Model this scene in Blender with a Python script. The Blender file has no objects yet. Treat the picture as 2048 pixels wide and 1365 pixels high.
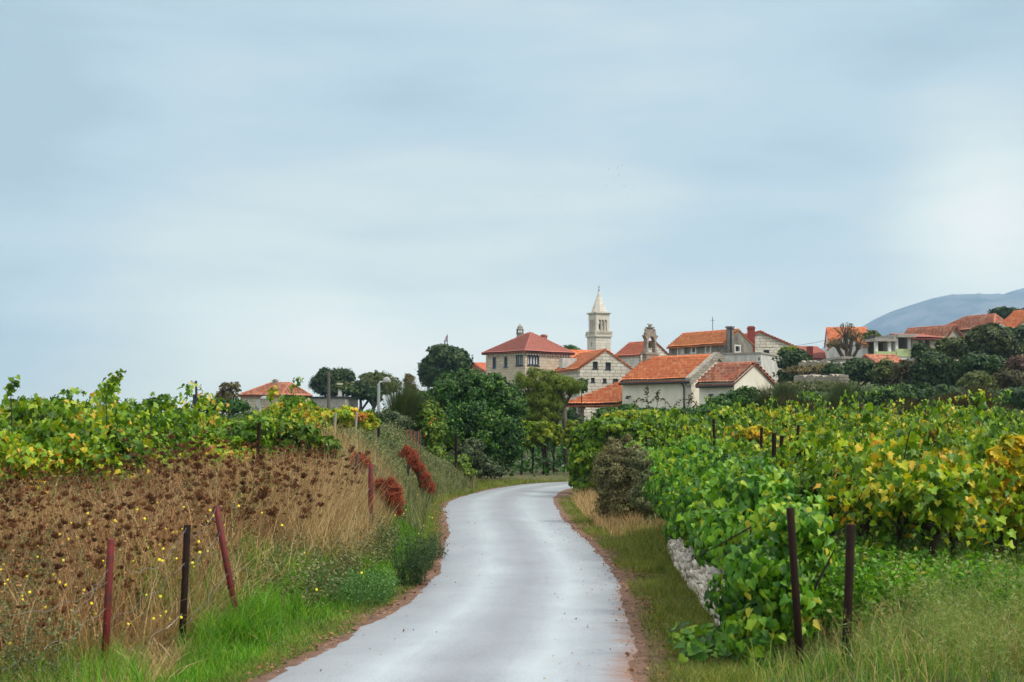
import bpy, math, random
import numpy as np
from mathutils import Vector, Matrix
from mathutils.geometry import tessellate_polygon

R = math.radians
rng = np.random.default_rng(11)
random.seed(5)
S = bpy.context.scene
COL = S.collection

# ------------------------------------------------------------------ camera
F = 2844.0            # focal length in pixels of the 2048 px wide photograph (50 mm on 36 mm)
CAMZ = 2.0
PITCH = math.atan(172.5 / F)
cd = bpy.data.cameras.new("camera"); cam = bpy.data.objects.new("camera", cd); COL.objects.link(cam)
cam.location = (0, 0, CAMZ); cam.rotation_euler = (math.pi / 2 + PITCH, 0, 0)
cd.lens = 50; cd.sensor_width = 36; cd.clip_start = 0.1; cd.clip_end = 30000
cd.dof.use_dof = True; cd.dof.focus_distance = 45; cd.dof.aperture_fstop = 5.6
S.camera = cam
# ------------------------------------------------------------------ sky
SUN_EL, SUN_AZ = 48.0, 112.0      # azimuth to the right of the view direction (+Y)
w = bpy.data.worlds.new("World"); S.world = w; w.use_nodes = True
nt = w.node_tree; nt.nodes.clear(); N = nt.nodes.new; L = nt.links.new
def mth(nt, op, a, b=None, c=None, clamp=False):
    n = nt.nodes.new('ShaderNodeMath'); n.operation = op; n.use_clamp = clamp
    for i, v in enumerate((a, b, c)):
        if v is None: continue
        if isinstance(v, (int, float)): n.inputs[i].default_value = v
        else: nt.links.new(v, n.inputs[i])
    return n.outputs[0]
def mixc(nt, fac, a, b, mode='MIX'):
    n = nt.nodes.new('ShaderNodeMix'); n.data_type = 'RGBA'; n.blend_type = mode
    for s, v in ((n.inputs[0], fac), (n.inputs[6], a), (n.inputs[7], b)):
        if isinstance(v, (int, float)): s.default_value = v
        elif isinstance(v, tuple): s.default_value = (*v[:3], 1)
        else: nt.links.new(v, s)
    return n.outputs[2]
def ramp(nt, fac, stops, interp='LINEAR'):
    n = nt.nodes.new('ShaderNodeValToRGB'); e = n.color_ramp.elements; n.color_ramp.interpolation = interp
    while len(e) < len(stops): e.new(0.5)
    for i, (p, c) in enumerate(stops):
        e[i].position = p; e[i].color = (*c[:3], 1) if isinstance(c, tuple) else (c, c, c, 1)
    nt.links.new(fac, n.inputs[0]); return n.outputs[0]
def noise(nt, vec, scale, detail=4, rough=0.55, dist=0.0):
    n = nt.nodes.new('ShaderNodeTexNoise'); n.inputs['Scale'].default_value = scale
    n.inputs['Detail'].default_value = detail; n.inputs['Roughness'].default_value = rough
    n.inputs['Distortion'].default_value = dist
    if vec is not None: nt.links.new(vec, n.inputs['Vector'])
    return n.outputs[0]
def mapping(nt, vec, scale=(1, 1, 1), loc=(0, 0, 0), rot=(0, 0, 0)):
    n = nt.nodes.new('ShaderNodeMapping'); n.inputs['Scale'].default_value = scale
    n.inputs['Location'].default_value = loc; n.inputs['Rotation'].default_value = rot
    nt.links.new(vec, n.inputs['Vector']); return n.outputs[0]
sky = N('ShaderNodeTexSky'); sky.sky_type = 'NISHITA'; sky.sun_disc = False
sky.sun_elevation = R(SUN_EL); sky.sun_rotation = R(SUN_AZ); sky.dust_density = 3
tc = N('ShaderNodeTexCoord'); D3 = tc.outputs['Generated']
sep = N('ShaderNodeSeparateXYZ'); L(D3, sep.inputs[0])
el = mth(nt, 'MAXIMUM', sep.outputs[2], 0.0)
n1 = noise(nt, mapping(nt, D3, (1.5, 1.5, 5.0), (3.1, 0.2, 0.4), (0, R(5), 0)), 2.3, 4, 0.45, 0.25)
n2 = noise(nt, mapping(nt, D3, (1.1, 1.1, 5.5), (7.1, 1.2, 2.4), (0, R(-7), 0)), 4.2, 5, 0.5, 0.3)
cl = mth(nt, 'ADD', mth(nt, 'ADD', mth(nt, 'MULTIPLY', n1, 0.48), mth(nt, 'MULTIPLY', n2, 0.34)), 0.09)
# pale band low down, glow where the sun sits behind the cloud
low = mth(nt, 'MULTIPLY', mth(nt, 'SUBTRACT', 1.0, mth(nt, 'MULTIPLY', el, 5.0), clamp=True), 0.16)
def dirglow(x, z, power, amp):
    v = Vector((x, 1.0, z)).normalized()
    d = N('ShaderNodeVectorMath'); d.operation = 'DOT_PRODUCT'; L(D3, d.inputs[0]); d.inputs[1].default_value = v
    return mth(nt, 'MULTIPLY', mth(nt, 'POWER', mth(nt, 'MAXIMUM', d.outputs['Value'], 0.0), power), amp)
g1 = dirglow(0.335, 0.16, 620, 0.40)
g2 = dirglow(-0.14, 0.07, 110, 0.17)
g3 = dirglow(-0.34, 0.24, 60, -0.09)
tone = mth(nt, 'SUBTRACT', mth(nt, 'ADD', mth(nt, 'ADD', cl, low), mth(nt, 'ADD', mth(nt, 'ADD', g1, g2), g3)), 0.05)
ccol = ramp(nt, tone, [(0.36, (0.435, 0.595, 0.71)), (0.46, (0.50, 0.67, 0.785)), (0.55, (0.57, 0.715, 0.79)),
                       (0.68, (0.67, 0.80, 0.84)), (0.90, (0.82, 0.88, 0.91))])
warm = mth(nt, 'MULTIPLY', mth(nt, 'SUBTRACT', el, 0.28, clamp=True), 4.0, clamp=True)
ccol = mixc(nt, warm, ccol, (0.74, 0.74, 0.70))
zen = mth(nt, 'ADD', 1.0, mth(nt, 'MULTIPLY', mth(nt, 'SUBTRACT', el, 0.30, clamp=True), 2.5))
# the low air veils the sky behind it: what lies beyond is brighter by what the haze takes away
HAZE, HAZE_TOP, HAZE_END, HAZE_COL = 0.00022, 530.0, 6700.0, (0.29, 0.47, 0.67)
path = mth(nt, 'MINIMUM', mth(nt, 'DIVIDE', HAZE_TOP, mth(nt, 'MAXIMUM', el, 0.02)), HAZE_END)
Tinv = mth(nt, 'EXPONENT', mth(nt, 'MULTIPLY', path, HAZE))
def vscale(v, f):
    n = N('ShaderNodeVectorMath'); n.operation = 'SCALE'
    if isinstance(v, tuple): n.inputs[0].default_value = v
    else: L(v, n.inputs[0])
    L(f, n.inputs['Scale']); return n.outputs[0]
vs = N('ShaderNodeVectorMath'); vs.operation = 'SUBTRACT'; L(vscale(ccol, Tinv), vs.inputs[0]); L(vscale(HAZE_COL, mth(nt, 'SUBTRACT', Tinv, 1.0)), vs.inputs[1])
ccol = vs.outputs[0]
vm = N('ShaderNodeVectorMath'); vm.operation = 'SCALE'; L(ccol, vm.inputs[0]); L(mth(nt, 'MULTIPLY', zen, 10.0), vm.inputs['Scale'])
skc = mixc(nt, 0.95, sky.outputs[0], vm.outputs[0])
bg = N('ShaderNodeBackground'); bg.inputs['Strength'].default_value = 0.1; L(skc, bg.inputs[0])
wo = N('ShaderNodeOutputWorld'); L(bg.outputs[0], wo.inputs[0])
# ------------------------------------------------------------------ sun behind thin cloud
sd = bpy.data.lights.new("sun", 'SUN'); sd.energy = 3.5; sd.angle = R(10); sd.color = (1, 0.93, 0.80)
sun = bpy.data.objects.new("sun", sd); COL.objects.link(sun)
_d = Vector((math.sin(R(SUN_AZ)) * math.cos(R(SUN_EL)), math.cos(R(SUN_AZ)) * math.cos(R(SUN_EL)), math.sin(R(SUN_EL))))
sun.rotation_euler = _d.to_track_quat('Z', 'Y').to_euler(); sun.location = (20, 0, 60)
S.view_settings.view_transform = 'Standard'; S.view_settings.look = 'None'
S.view_settings.gamma = 1; S.view_settings.exposure = 0
cy = S.cycles; cy.max_bounces = 5; cy.diffuse_bounces = 3; cy.glossy_bounces = 2; cy.transmission_bounces = 3
cy.volume_bounces = 0; cy.caustics_reflective = False; cy.caustics_refractive = False; cy.sample_clamp_indirect = 8

# ------------------------------------------------------------------ pixel <-> world
cP, sP = math.cos(PITCH), math.sin(PITCH)
def P(px, py, D):
    u = (px - 1024) / F; v = -(py - 682.5) / F
    yy = cP - v * sP; zz = sP + v * cP
    k = D / yy
    return Vector((u * k, D, CAMZ + zz * k))
def X(px, D): return P(px, 855, D).x
def Z(py, D): return P(1024, py, D).z

# ------------------------------------------------------------------ road edges and terrain
LE = [(-5, -4.4), (5, -2.85), (11.15, -1.95), (13.2, -1.62), (16.2, -1.21), (18, -1.1), (20.5, -1.05), (23.7, -1.14), (27.7, -1.25),
      (31, -1.45), (34.5, -1.62), (37.9, -1.69), (41.5, -1.35), (45.5, -0.7)]
RE = [(-5, -0.4), (5, 0.55), (11.15, 0.95), (13.2, 1.12), (16.2, 1.26), (18, 1.34), (20.5, 1.38), (23.7, 1.36), (27.7, 1.2),
      (31, 1.12), (34.5, 1.1), (37.9, 1.1), (41.5, 1.27), (45.5, 1.75)]
LEn = np.array(LE); REn = np.array(RE)
def xl(y): return np.interp(y, LEn[:, 0], LEn[:, 1])
def xr(y): return np.interp(y, REn[:, 0], REn[:, 1])
def SS(t): t = np.clip(t, 0, 1); return t * t * (3 - 2 * t)
def H(x, y):
    x = np.asarray(x, float); y = np.asarray(y, float)
    e = xl(y) - x; er = x - xr(y)
    A = np.interp(y, [0, 12.8, 14.5, 17, 20, 29, 33, 42, 47, 50], [-0.18, -0.16, 0.06, 0.3, 0.5, 0.8, 1.35, 1.5, 0.6, 0.35])
    B_ = np.minimum(A, 0.5)
    h = B_ * SS((e - 0.35) / np.where(A < .1, 1.0, 2.1)) + (A - B_) * SS((e - 0.35) / 2.1) * (1 - SS((e - 3.2) / 3.0))
    near = 1 - SS((y - 47) / 4)
    h = h * near + (1 - near) * 0.35 * SS((-x - 2) / 4)
    h = h + np.where(e > 4, 0.12 * SS((e - 4) / 6), 0)
    h = h + 0.22 * SS((er - 1.0) / 1.2) * near + 0.75 * SS((er - 1.5) / 5.0) * SS((y - 26) / 30) * (1 - SS((y - 62) / 25))
    b = np.sin(x * 1.7 + y * .9) * np.cos(y * 1.3 - x * .6) * 0.035
    h = h + b * SS((np.maximum(e, er) - .4) / 1.0)
    hill = SS((y - 58) / 62.0) * (2.0 + 3.1 * SS((x - 15) / 8) + 3.4 * SS((x - 10) / 48.0) * SS((y - 85) / 65) + 1.2 * SS((y - 100) / 80))
    far = 1 - SS((y - 260) / 300)
    return h + hill * far - 14 * SS((y - 320) / 500)
def G(x, y): return float(H(x, y))

# ------------------------------------------------------------------ object helpers
def tag(o, label=None, cat=None, group=None, kind=None):
    if label: o['label'] = label
    if cat: o['category'] = cat
    if group: o['group'] = group
    if kind: o['kind'] = kind
    return o
def link(name, me, parent=None, loc=(0, 0, 0), mat=None):
    o = bpy.data.objects.new(name, me); COL.objects.link(o)
    o.location = loc
    if parent: o.parent = parent
    if mat and not me.materials: me.materials.append(mat)
    return o
def empty(name, loc, label, cat, group=None, rz=0.0):
    o = bpy.data.objects.new(name, None); COL.objects.link(o); o.location = loc; o.rotation_euler = (0, 0, rz)
    o.empty_display_size = 0.2
    return tag(o, label, cat, group)
def copy_tree(o, parent=None):
    c = o.copy(); COL.objects.link(c)
    if parent: c.parent = parent
    for ch in list(o.children): copy_tree(ch, c)
    return c
def npmesh(name, V, Fc, mat=None, attrs=None, uv=None, smooth=False):
    """V (n,3); Fc (m,k) constant-size faces, or list of such arrays"""
    me = bpy.data.meshes.new(name)
    V = np.ascontiguousarray(V, dtype=np.float32)
    Fs = Fc if isinstance(Fc, list) else [Fc]
    Fs = [np.asarray(f, dtype=np.int32) for f in Fs if len(f)]
    me.vertices.add(len(V)); me.vertices.foreach_set('co', V.ravel())
    nl = sum(f.size for f in Fs); npoly = sum(len(f) for f in Fs)
    me.loops.add(nl); me.loops.foreach_set('vertex_index', np.concatenate([f.ravel() for f in Fs]))
    me.polygons.add(npoly)
    starts = []; tot = 0
    for f in Fs:
        starts.append(np.arange(len(f), dtype=np.int32) * f.shape[1] + tot); tot += f.size
    me.polygons.foreach_set('loop_start', np.concatenate(starts))
    if uv is not None:
        l = me.uv_layers.new(name='UVMap'); allf = np.concatenate([f.ravel() for f in Fs])
        l.data.foreach_set('uv', np.ascontiguousarray(np.asarray(uv, dtype=np.float32)[allf]).ravel())
    if attrs:
        for k, a in attrs.items():
            at = me.attributes.new(k, 'FLOAT', 'POINT'); at.data.foreach_set('value', np.ascontiguousarray(a, dtype=np.float32))
    if smooth: me.polygons.foreach_set('use_smooth', np.ones(npoly, dtype=bool))
    me.update(calc_edges=True)
    if mat: me.materials.append(mat)
    return me

class MB:
    """collects faces of one mesh, with uv in metres laid on each face"""
    def __init__(s): s.v = []; s.f = []
    def face(s, pts):
        i = len(s.v); s.v += [Vector(p) for p in pts]; s.f.append(tuple(range(i, i + len(pts))))
    def box(s, x0, x1, y0, y1, z0, z1, M=None):
        p = [Vector((x, y, z)) for z in (z0, z1) for y in (y0, y1) for x in (x0, x1)]
        if M: p = [M @ q for q in p]
        for q in ((0, 2, 3, 1), (4, 5, 7, 6), (0, 1, 5, 4), (1, 3, 7, 5), (3, 2, 6, 7), (2, 0, 4, 6)):
            s.face([p[k] for k in q])
    def tube(s, pts, rads, n=8, cap=True):
        pts = [Vector(p) for p in pts]; rings = []
        if isinstance(rads, (int, float)): rads = [rads] * len(pts)
        up = None
        for i, p in enumerate(pts):
            d = (pts[min(i + 1, len(pts) - 1)] - pts[max(i - 1, 0)]).normalized()
            a = d.orthogonal() if up is None else (up - d * up.dot(d)); a.normalize(); up = a
            b = d.cross(a)
            i0 = len(s.v)
            for k in range(n):
                t = 2 * math.pi * k / n; s.v.append(p + (a * math.cos(t) + b * math.sin(t)) * rads[i])
            rings.append(i0)
        for i in range(len(pts) - 1):
            for k in range(n):
                s.f.append((rings[i] + k, rings[i] + (k + 1) % n, rings[i + 1] + (k + 1) % n, rings[i + 1] + k))
        if cap:
            s.f.append(tuple(rings[0] + k for k in range(n))[::-1]); s.f.append(tuple(rings[-1] + k for k in range(n)))
    def lathe(s, c, prof, n=12, sx=1, sy=1):
        c = Vector(c); rings = []
        for r, z in prof:
            i0 = len(s.v)
            for k in range(n):
                t = 2 * math.pi * (k + .5) / n; s.v.append(c + Vector((r * math.cos(t) * sx, r * math.sin(t) * sy, z)))
            rings.append(i0)
        for i in range(len(prof) - 1):
            for k in range(n):
                s.f.append((rings[i] + k, rings[i] + (k + 1) % n, rings[i + 1] + (k + 1) % n, rings[i + 1] + k))
        s.f.append(tuple(rings[-1] + k for k in range(n))); s.f.append(tuple(rings[0] + k for k in range(n))[::-1])
    def poly(s, outer, holes, fn, flip=False):
        """2-D polygon with holes mapped to 3-D by fn"""
        tris = tessellate_polygon([[Vector((*q, 0)) for q in outer]] + [[Vector((*q, 0)) for q in h] for h in holes])
        allp = [q for q in outer] + [q for h in holes for q in h]
        i0 = len(s.v); s.v += [Vector(fn(*q)) for q in allp]
        for t in tris:
            a, b, c = allp[t[0]], allp[t[1]], allp[t[2]]
            ccw = (b[0] - a[0]) * (c[1] - a[1]) - (b[1] - a[1]) * (c[0] - a[0]) > 0
            t = tuple(t) if ccw != flip else tuple(t)[::-1]
            s.f.append(tuple(i0 + k for k in t))
    def build(s, name, mat, parent=None, loc=(0, 0, 0), smooth=False):
        me = bpy.data.meshes.new(name)
        me.from_pydata([tuple(v) for v in s.v], [], s.f); me.update()
        uv = me.uv_layers.new(name='UVMap')
        for p in me.polygons:
            n = p.normal
            if abs(n.z) > 0.85: t = Vector((1, 0, 0)); b = Vector((0, 1, 0))
            else:
                t = Vector((-n.y, n.x, 0)).normalized(); b = Vector((0, 0, 1))
            for li in p.loop_indices:
                co = me.vertices[me.loops[li].vertex_index].co
                uv.data[li].uv = (co.dot(t), co.dot(b))
            p.use_smooth = smooth
        me.materials.append(mat)
        return link(name, me, parent, loc)

# ------------------------------------------------------------------ materials
def newmat(name):
    m = bpy.data.materials.new(name); m.use_nodes = True; t = m.node_tree; t.nodes.clear()
    o = t.nodes.new('ShaderNodeOutputMaterial'); b = t.nodes.new('ShaderNodeBsdfPrincipled'); t.links.new(b.outputs[0], o.inputs[0])
    return m, t, b, o
def setc(t, sock, v):
    if isinstance(v, tuple): sock.default_value = (*v[:3], 1)
    elif isinstance(v, (int, float)): sock.default_value = v
    else: t.links.new(v, sock)
def bump(t, b, h, strength=0.5, dist=0.02):
    n = t.nodes.new('ShaderNodeBump'); n.inputs['Strength'].default_value = strength; n.inputs['Distance'].default_value = dist
    t.links.new(h, n.inputs['Height']); t.links.new(n.outputs[0], b.inputs['Normal'])
def uvn(t): return t.nodes.new('ShaderNodeTexCoord').outputs['UV']
def objn(t): return t.nodes.new('ShaderNodeTexCoord').outputs['Object']
def plain(name, c, rough=0.7, var=0.25, scale=3.0, metal=0.0, c2=None, bs=0.3, bd=0.01, spec=0.4):
    m, t, b, o = newmat(name); v = objn(t)
    n = noise(t, v, scale, 6, 0.65)
    c2 = c2 or tuple(x * (1 - var) for x in c)
    col = mixc(t, ramp(t, n, [(0.35, 0.0), (0.68, 1.0)]), c, c2)
    setc(t, b.inputs['Base Color'], col); b.inputs['Roughness'].default_value = rough
    b.inputs['Metallic'].default_value = metal; b.inputs['Specular IOR Level'].default_value = spec
    if bs: bump(t, b, noise(t, v, scale * 9, 4), bs, bd)
    return m
def leafmat(name, stops, trans=0.35, rough=0.48, objvar=0.0, attr='rnd', spec=0.28, tint=(1.5, 1.35, 0.5)):
    m, t, b, o = newmat(name)
    a = t.nodes.new('ShaderNodeAttribute'); a.attribute_name = attr; f = a.outputs['Fac']
    if objvar:
        oi = t.nodes.new('ShaderNodeObjectInfo')
        r = mth(t, 'POWER', oi.outputs['Random'], 2.0)
        f = mth(t, 'ADD', mth(t, 'MULTIPLY', f, 1 - objvar * 0.4), mth(t, 'MULTIPLY', r, objvar), clamp=True)
    col = ramp(t, f, stops)
    g = t.nodes.new('ShaderNodeNewGeometry')
    n = noise(t, g.outputs['Position'], 1.3, 3)
    col = mixc(t, 1.0, col, ramp(t, n, [(0.3, (0.78, 0.8, 0.8)), (0.7, (1.2, 1.18, 1.1))]), 'MULTIPLY')
    setc(t, b.inputs['Base Color'], col); b.inputs['Roughness'].default_value = rough; b.inputs['Specular IOR Level'].default_value = spec
    if trans:
        tr = t.nodes.new('ShaderNodeBsdfTranslucent'); t.links.new(mixc(t, 1.0, col, tint, 'MULTIPLY'), tr.inputs[0])
        mx = t.nodes.new('ShaderNodeMixShader'); mx.inputs[0].default_value = trans
        t.links.new(b.outputs[0], mx.inputs[1]); t.links.new(tr.outputs[0], mx.inputs[2]); t.links.new(mx.outputs[0], o.inputs[0])
    return m
VINE = leafmat("vine_leaf", [(0.0, (.022, .066, .007)), (0.3, (.06, .145, .009)), (0.55, (.15, .29, .013)), (0.72, (.30, .41, .02)), (0.84, (.45, .42, .025)), (0.93, (.60, .38, .03)), (1.0, (.34, .12, .03))], 0.28, 0.42, 0.40)
CREEPER = leafmat("creeper_leaf", [(0.0, (.02, .075, .008)), (0.3, (.05, .17, .012)), (0.6, (.13, .31, .016)), (0.82, (.26, .42, .025)), (0.95, (.45, .42, .04)), (1.0, (.5, .25, .05))], 0.28, 0.4)
BIGB = leafmat("deep_bush_leaf", [(0.0, (.008, .032, .005)), (0.5, (.024, .085, .008)), (0.82, (.06, .16, .013)), (1.0, (.20, .30, .03))], 0.2, 0.45)
DARKG = leafmat("dark_evergreen_leaf", [(0.0, (.014, .036, .012)), (0.6, (.032, .072, .016)), (1.0, (.075, .13, .025))], 0.15, 0.5)
MIDG = leafmat("mid_green_leaf", [(0.0, (.012, .045, .008)), (0.45, (.03, .10, .010)), (0.8, (.07, .18, .014)), (1.0, (.20, .30, .03))], 0.3, 0.4)
OLIVE = leafmat("olive_leaf", [(0.0, (.04, .055, .016)), (0.5, (.09, .12, .03)), (1.0, (.17, .20, .06))], 0.25, 0.55)
YELV = leafmat("yellow_vine_leaf", [(0, (.08, .14, .010)), (.35, (.24, .28, .014)), (.7, (.55, .44, .02)), (.9, (.66, .36, .03)), (1, (.4, .14, .04))], .35, .45)
YELG = leafmat("yellow_green_leaf", [(0.0, (.05, .10, .008)), (0.5, (.14, .22, .014)), (0.85, (.32, .36, .025)), (1.0, (.5, .40, .03))], 0.35, 0.45)
GREYG = leafmat("grey_green_leaf", [(0.0, (.06, .075, .035)), (0.5, (.12, .15, .065)), (0.8, (.20, .23, .10)), (1.0, (.26, .2, .1))], 0.25, 0.6)
AUTUMN = leafmat("autumn_leaf", [(0.0, (.05, .05, .02)), (0.5, (.11, .10, .035)), (1.0, (.20, .14, .05))], 0.25, 0.6)
REDP = leafmat("red_plant", [(0.0, (.09, .018, .010)), (0.5, (.27, .05, .022)), (1.0, (.44, .13, .055))], 0.25, 0.6)
GRASS = leafmat("fresh_grass", [(0.0, (.025, .09, .008)), (0.5, (.085, .27, .012)), (0.85, (.18, .42, .028)), (1.0, (.35, .36, .10))], 0.4, 0.45)
VERGE = leafmat("verge_grass", [(0.0, (.055, .095, .016)), (0.5, (.13, .20, .03)), (0.85, (.26, .29, .06)), (1.0, (.42, .31, .13))], 0.3, 0.55)
STALK = leafmat("dead_stalk", [(0.0, (.17, .075, .035)), (0.5, (.38, .19, .09)), (1.0, (.60, .40, .21))], 0.2, 0.65, tint=(1.2, 1.1, .9))
DRY = leafmat("dry_grass_blade", [(0.0, (.15, .09, .04)), (0.35, (.33, .21, .095)), (0.75, (.52, .38, .19)), (1.0, (.66, .53, .32))], 0.25, 0.6, tint=(1.2, 1.1, .9))
BROWNW = leafmat("dead_weed", [(0.0, (.06, .024, .012)), (0.5, (.14, .058, .026)), (0.85, (.25, .115, .05)), (1.0, (.38, .21, .10))], 0.12, 0.7, tint=(1.2, 1.1, .9))
BROOM = leafmat("broom_stem", [(0.0, (.018, .035, .010)), (0.5, (.04, .07, .015)), (0.9, (.075, .11, .025)), (1.0, (.16, .11, .04))], 0.15, 0.55)
RUSTBROOM = leafmat("rusty_broom_stem", [(0.0, (.022, .024, .008)), (0.5, (.045, .048, .013)), (0.8, (.085, .06, .018)), (1.0, (.17, .09, .03))], 0.12, 0.6)
FLOWER = leafmat("yellow_flower_petal", [(0.0, (.75, .62, .02)), (1.0, (.85, .75, .05))], 0.2, 0.5)
LITTER = leafmat("fallen_leaf", [(0.0, (.07, .03, .018)), (0.5, (.19, .08, .04)), (0.9, (.32, .16, .09)), (1.0, (.45, .33, .2))], 0.1, 0.7)
WFLOWER = leafmat("pale_seed_tuft", [(0.0, (.35, .36, .26)), (1.0, (.6, .6, .5))], 0.2, 0.6)
BARK = plain("bark", (.10, .075, .055), 0.9, 0.5, 6, bs=0.8, bd=0.02)
VBARK = plain("vine_bark", (.045, .03, .022), 0.9, 0.5, 14, bs=0.8, bd=0.01)
POLEW = plain("weathered_pole_wood", (.13, .115, .10), 0.85, 0.45, 7, bs=0.7)
RUST = plain("rusted_iron", (.045, .018, .014), 0.6, 0.5, 14, c2=(.10, .03, .018), bs=0.4, bd=0.003)
REDIRON = plain("red_painted_iron", (.17, .012, .014), 0.6, 0.4, 11, c2=(.055, .016, .012), bs=0.4, bd=0.003)
DARKIRON = plain("dark_iron", (.014, .008, .008), 0.85, 0.4, 12, c2=(.028, .012, .010), bs=0.3, bd=0.003, spec=.15)
WIREM = plain("galvanised_wire", (.26, .25, .24), 0.4, 0.4, 9, metal=0.6, bs=0)
LIMESTONE = plain("pale_limestone", (.56, .52, .47), 0.85, 0.4, 3.5, c2=(.33, .29, .25), bs=0.8, bd=0.02)
CONCRETE = plain("grey_concrete", (.36, .34, .31), 0.85, 0.35, 4, bs=0.5)
PALEPLASTER = plain("cream_plaster", (.60, .56, .47), 0.85, 0.13, 0.6, bs=0.15)
WHITEPL = plain("white_plaster", (.72, .71, .67), 0.85, 0.16, 0.7, bs=0.15)
GREENPL = plain("pale_green_paint", (.42, .50, .26), 0.8, 0.12, 1.5, bs=0.1)
DARKPIPE = plain("dark_metal_pipe", (.035, .035, .04), 0.5, 0.2, 5, metal=0.3, bs=0)
REDBRICK = plain("red_chimney_brick", (.27, .045, .035), 0.8, 0.35, 5, bs=0.4)
TERRAC = plain("terracotta", (.34, .12, .07), 0.8, 0.3, 5, bs=0.3)
BLUEFR = plain("blue_window_frame", (.05, .10, .22), 0.5, 0.2, 5, bs=0)
DARKFR = plain("dark_window_frame", (.025, .035, .055), 0.5, 0.2, 5, bs=0)
WHITEFR = plain("white_window_frame", (.62, .62, .58), 0.6, 0.15, 5, bs=0)
SHUTB = plain("pale_blue_shutter", (.40, .50, .58), 0.6, 0.2, 8, bs=0)
RUSTSH = plain("rusty_shutter", (.50, .44, .36), 0.7, 0.3, 9, c2=(.25, .10, .04), bs=0.2)
CURTAIN = plain("white_curtain", (.60, .63, .66), 0.8, 0.2, 6, bs=0.1)
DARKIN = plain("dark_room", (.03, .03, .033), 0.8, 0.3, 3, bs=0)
STONETRIM = plain("stone_trim", (.64, .59, .52), 0.8, 0.2, 3, bs=0.3)
OLDSTONE = plain("weathered_belfry_stone", (.34, .30, .25), 0.9, 0.5, 4, c2=(.14, .125, .11), bs=0.8, bd=0.03)
BRONZE = plain("dark_bronze", (.05, .045, .03), 0.5, 0.4, 6, metal=0.6, bs=0)
LAMPW = plain("pale_lamp_shell", (.33, .35, .37), 0.4, 0.1, 5, bs=0)
FRUIT = plain("orange_red_fruit", (.55, .13, .03), 0.4, 0.3, 9, bs=0)
GLASS, t_, b_, _o = newmat("window_glass"); b_.inputs['Base Color'].default_value = (.035, .045, .06, 1); b_.inputs['Roughness'].default_value = 0.12
FLAGM, t_, b_, _o = newmat("red_white_blue_flag")
setc(t_, b_.inputs['Base Color'], ramp(t_, t_.nodes.new('ShaderNodeSeparateXYZ').outputs[2], [(0, (.5, .02, .03)), (1, (.5, .02, .03))]))
def flagmat():
    m, t, b, o = newmat("striped_flag_cloth"); s = t.nodes.new('ShaderNodeSeparateXYZ'); t.links.new(uvn(t), s.inputs[0])
    setc(t, b.inputs['Base Color'], ramp(t, s.outputs[1], [(0.0, (.03, .04, .25)), (0.34, (.7, .7, .7)), (0.67, (.55, .02, .03))], 'CONSTANT')); return m
FLAGM = flagmat()
def stone_mat(name, c1, c2, mortar, bw=0.5, bh=0.24, stain=0.35, ms=0.02):
    m, t, b, o = newmat(name); v = uvn(t)
    br = t.nodes.new('ShaderNodeTexBrick'); br.offset_frequency = 2; br.squash = 0.8; br.squash_frequency = 3
    br.inputs['Scale'].default_value = 1; br.inputs['Brick Width'].default_value = bw; br.inputs['Row Height'].default_value = bh
    br.inputs['Mortar Size'].default_value = ms; br.inputs['Mortar Smooth'].default_value = 0.3; br.inputs['Bias'].default_value = -0.1
    br.inputs['Color1'].default_value = (*c1, 1); br.inputs['Color2'].default_value = (*c2, 1); br.inputs['Mortar'].default_value = (*mortar, 1)
    t.links.new(v, br.inputs['Vector'])
    n = noise(t, v, 1.1, 6, 0.65); n2 = noise(t, v, 9, 4, 0.6)
    col = mixc(t, mth(t, 'MULTIPLY', ramp(t, n, [(0.42, 0.0), (0.7, 1.0)]), stain), br.outputs[0], tuple(x * .5 for x in c2))
    col = mixc(t, 1.0, col, ramp(t, n2, [(0.3, (.85, .85, .85)), (0.7, (1.12, 1.1, 1.08))]), 'MULTIPLY')
    setc(t, b.inputs['Base Color'], col); b.inputs['Roughness'].default_value = 0.88
    bump(t, b, mth(t, 'ADD', mth(t, 'MULTIPLY', br.outputs['Fac'], -0.6), mth(t, 'MULTIPLY', n2, 0.4)), 0.7, 0.03)
    return m
ASHLAR = stone_mat("warm_ashlar_stone", (.60, .53, .42), (.47, .40, .31), (.27, .24, .2), 0.7, 0.3)
PALEST = stone_mat("pale_ashlar_stone", (.68, .65, .58), (.55, .51, .45), (.25, .22, .19), 0.8, 0.34, 0.25, 0.03)
TOWERST = stone_mat("tower_limestone", (.68, .64, .59), (.57, .52, .47), (.33, .3, .27), 0.9, 0.42, 0.2)
RUBBLE = stone_mat("rubble_stone", (.38, .35, .30), (.25, .225, .19), (.15, .135, .12), 0.45, 0.2, 0.5)
def stained(name, base, dark, scale=0.5, amt=(0.4, 0.62)):
    m, t, b, o = newmat(name); v = uvn(t)
    n = noise(t, mapping(t, v, (1, .45, 1)), scale * 2.4, 8, 0.72, 0.4)
    setc(t, b.inputs['Base Color'], mixc(t, ramp(t, n, [(amt[0], 0.0), (amt[1], 1.0)]), base, dark)); b.inputs['Roughness'].default_value = 0.9
    bump(t, b, n, 0.4, 0.03); return m
GREYPL = stained("stained_grey_render", (.25, .225, .19), (.085, .08, .075), 0.8)
PALEREND = stained("patchy_pale_render", (.58, .58, .57), (.38, .375, .36), 0.7)
CREAMW = stained("cream_chapel_wall", (.74, .71, .61), (.64, .61, .52), 0.35)
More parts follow.
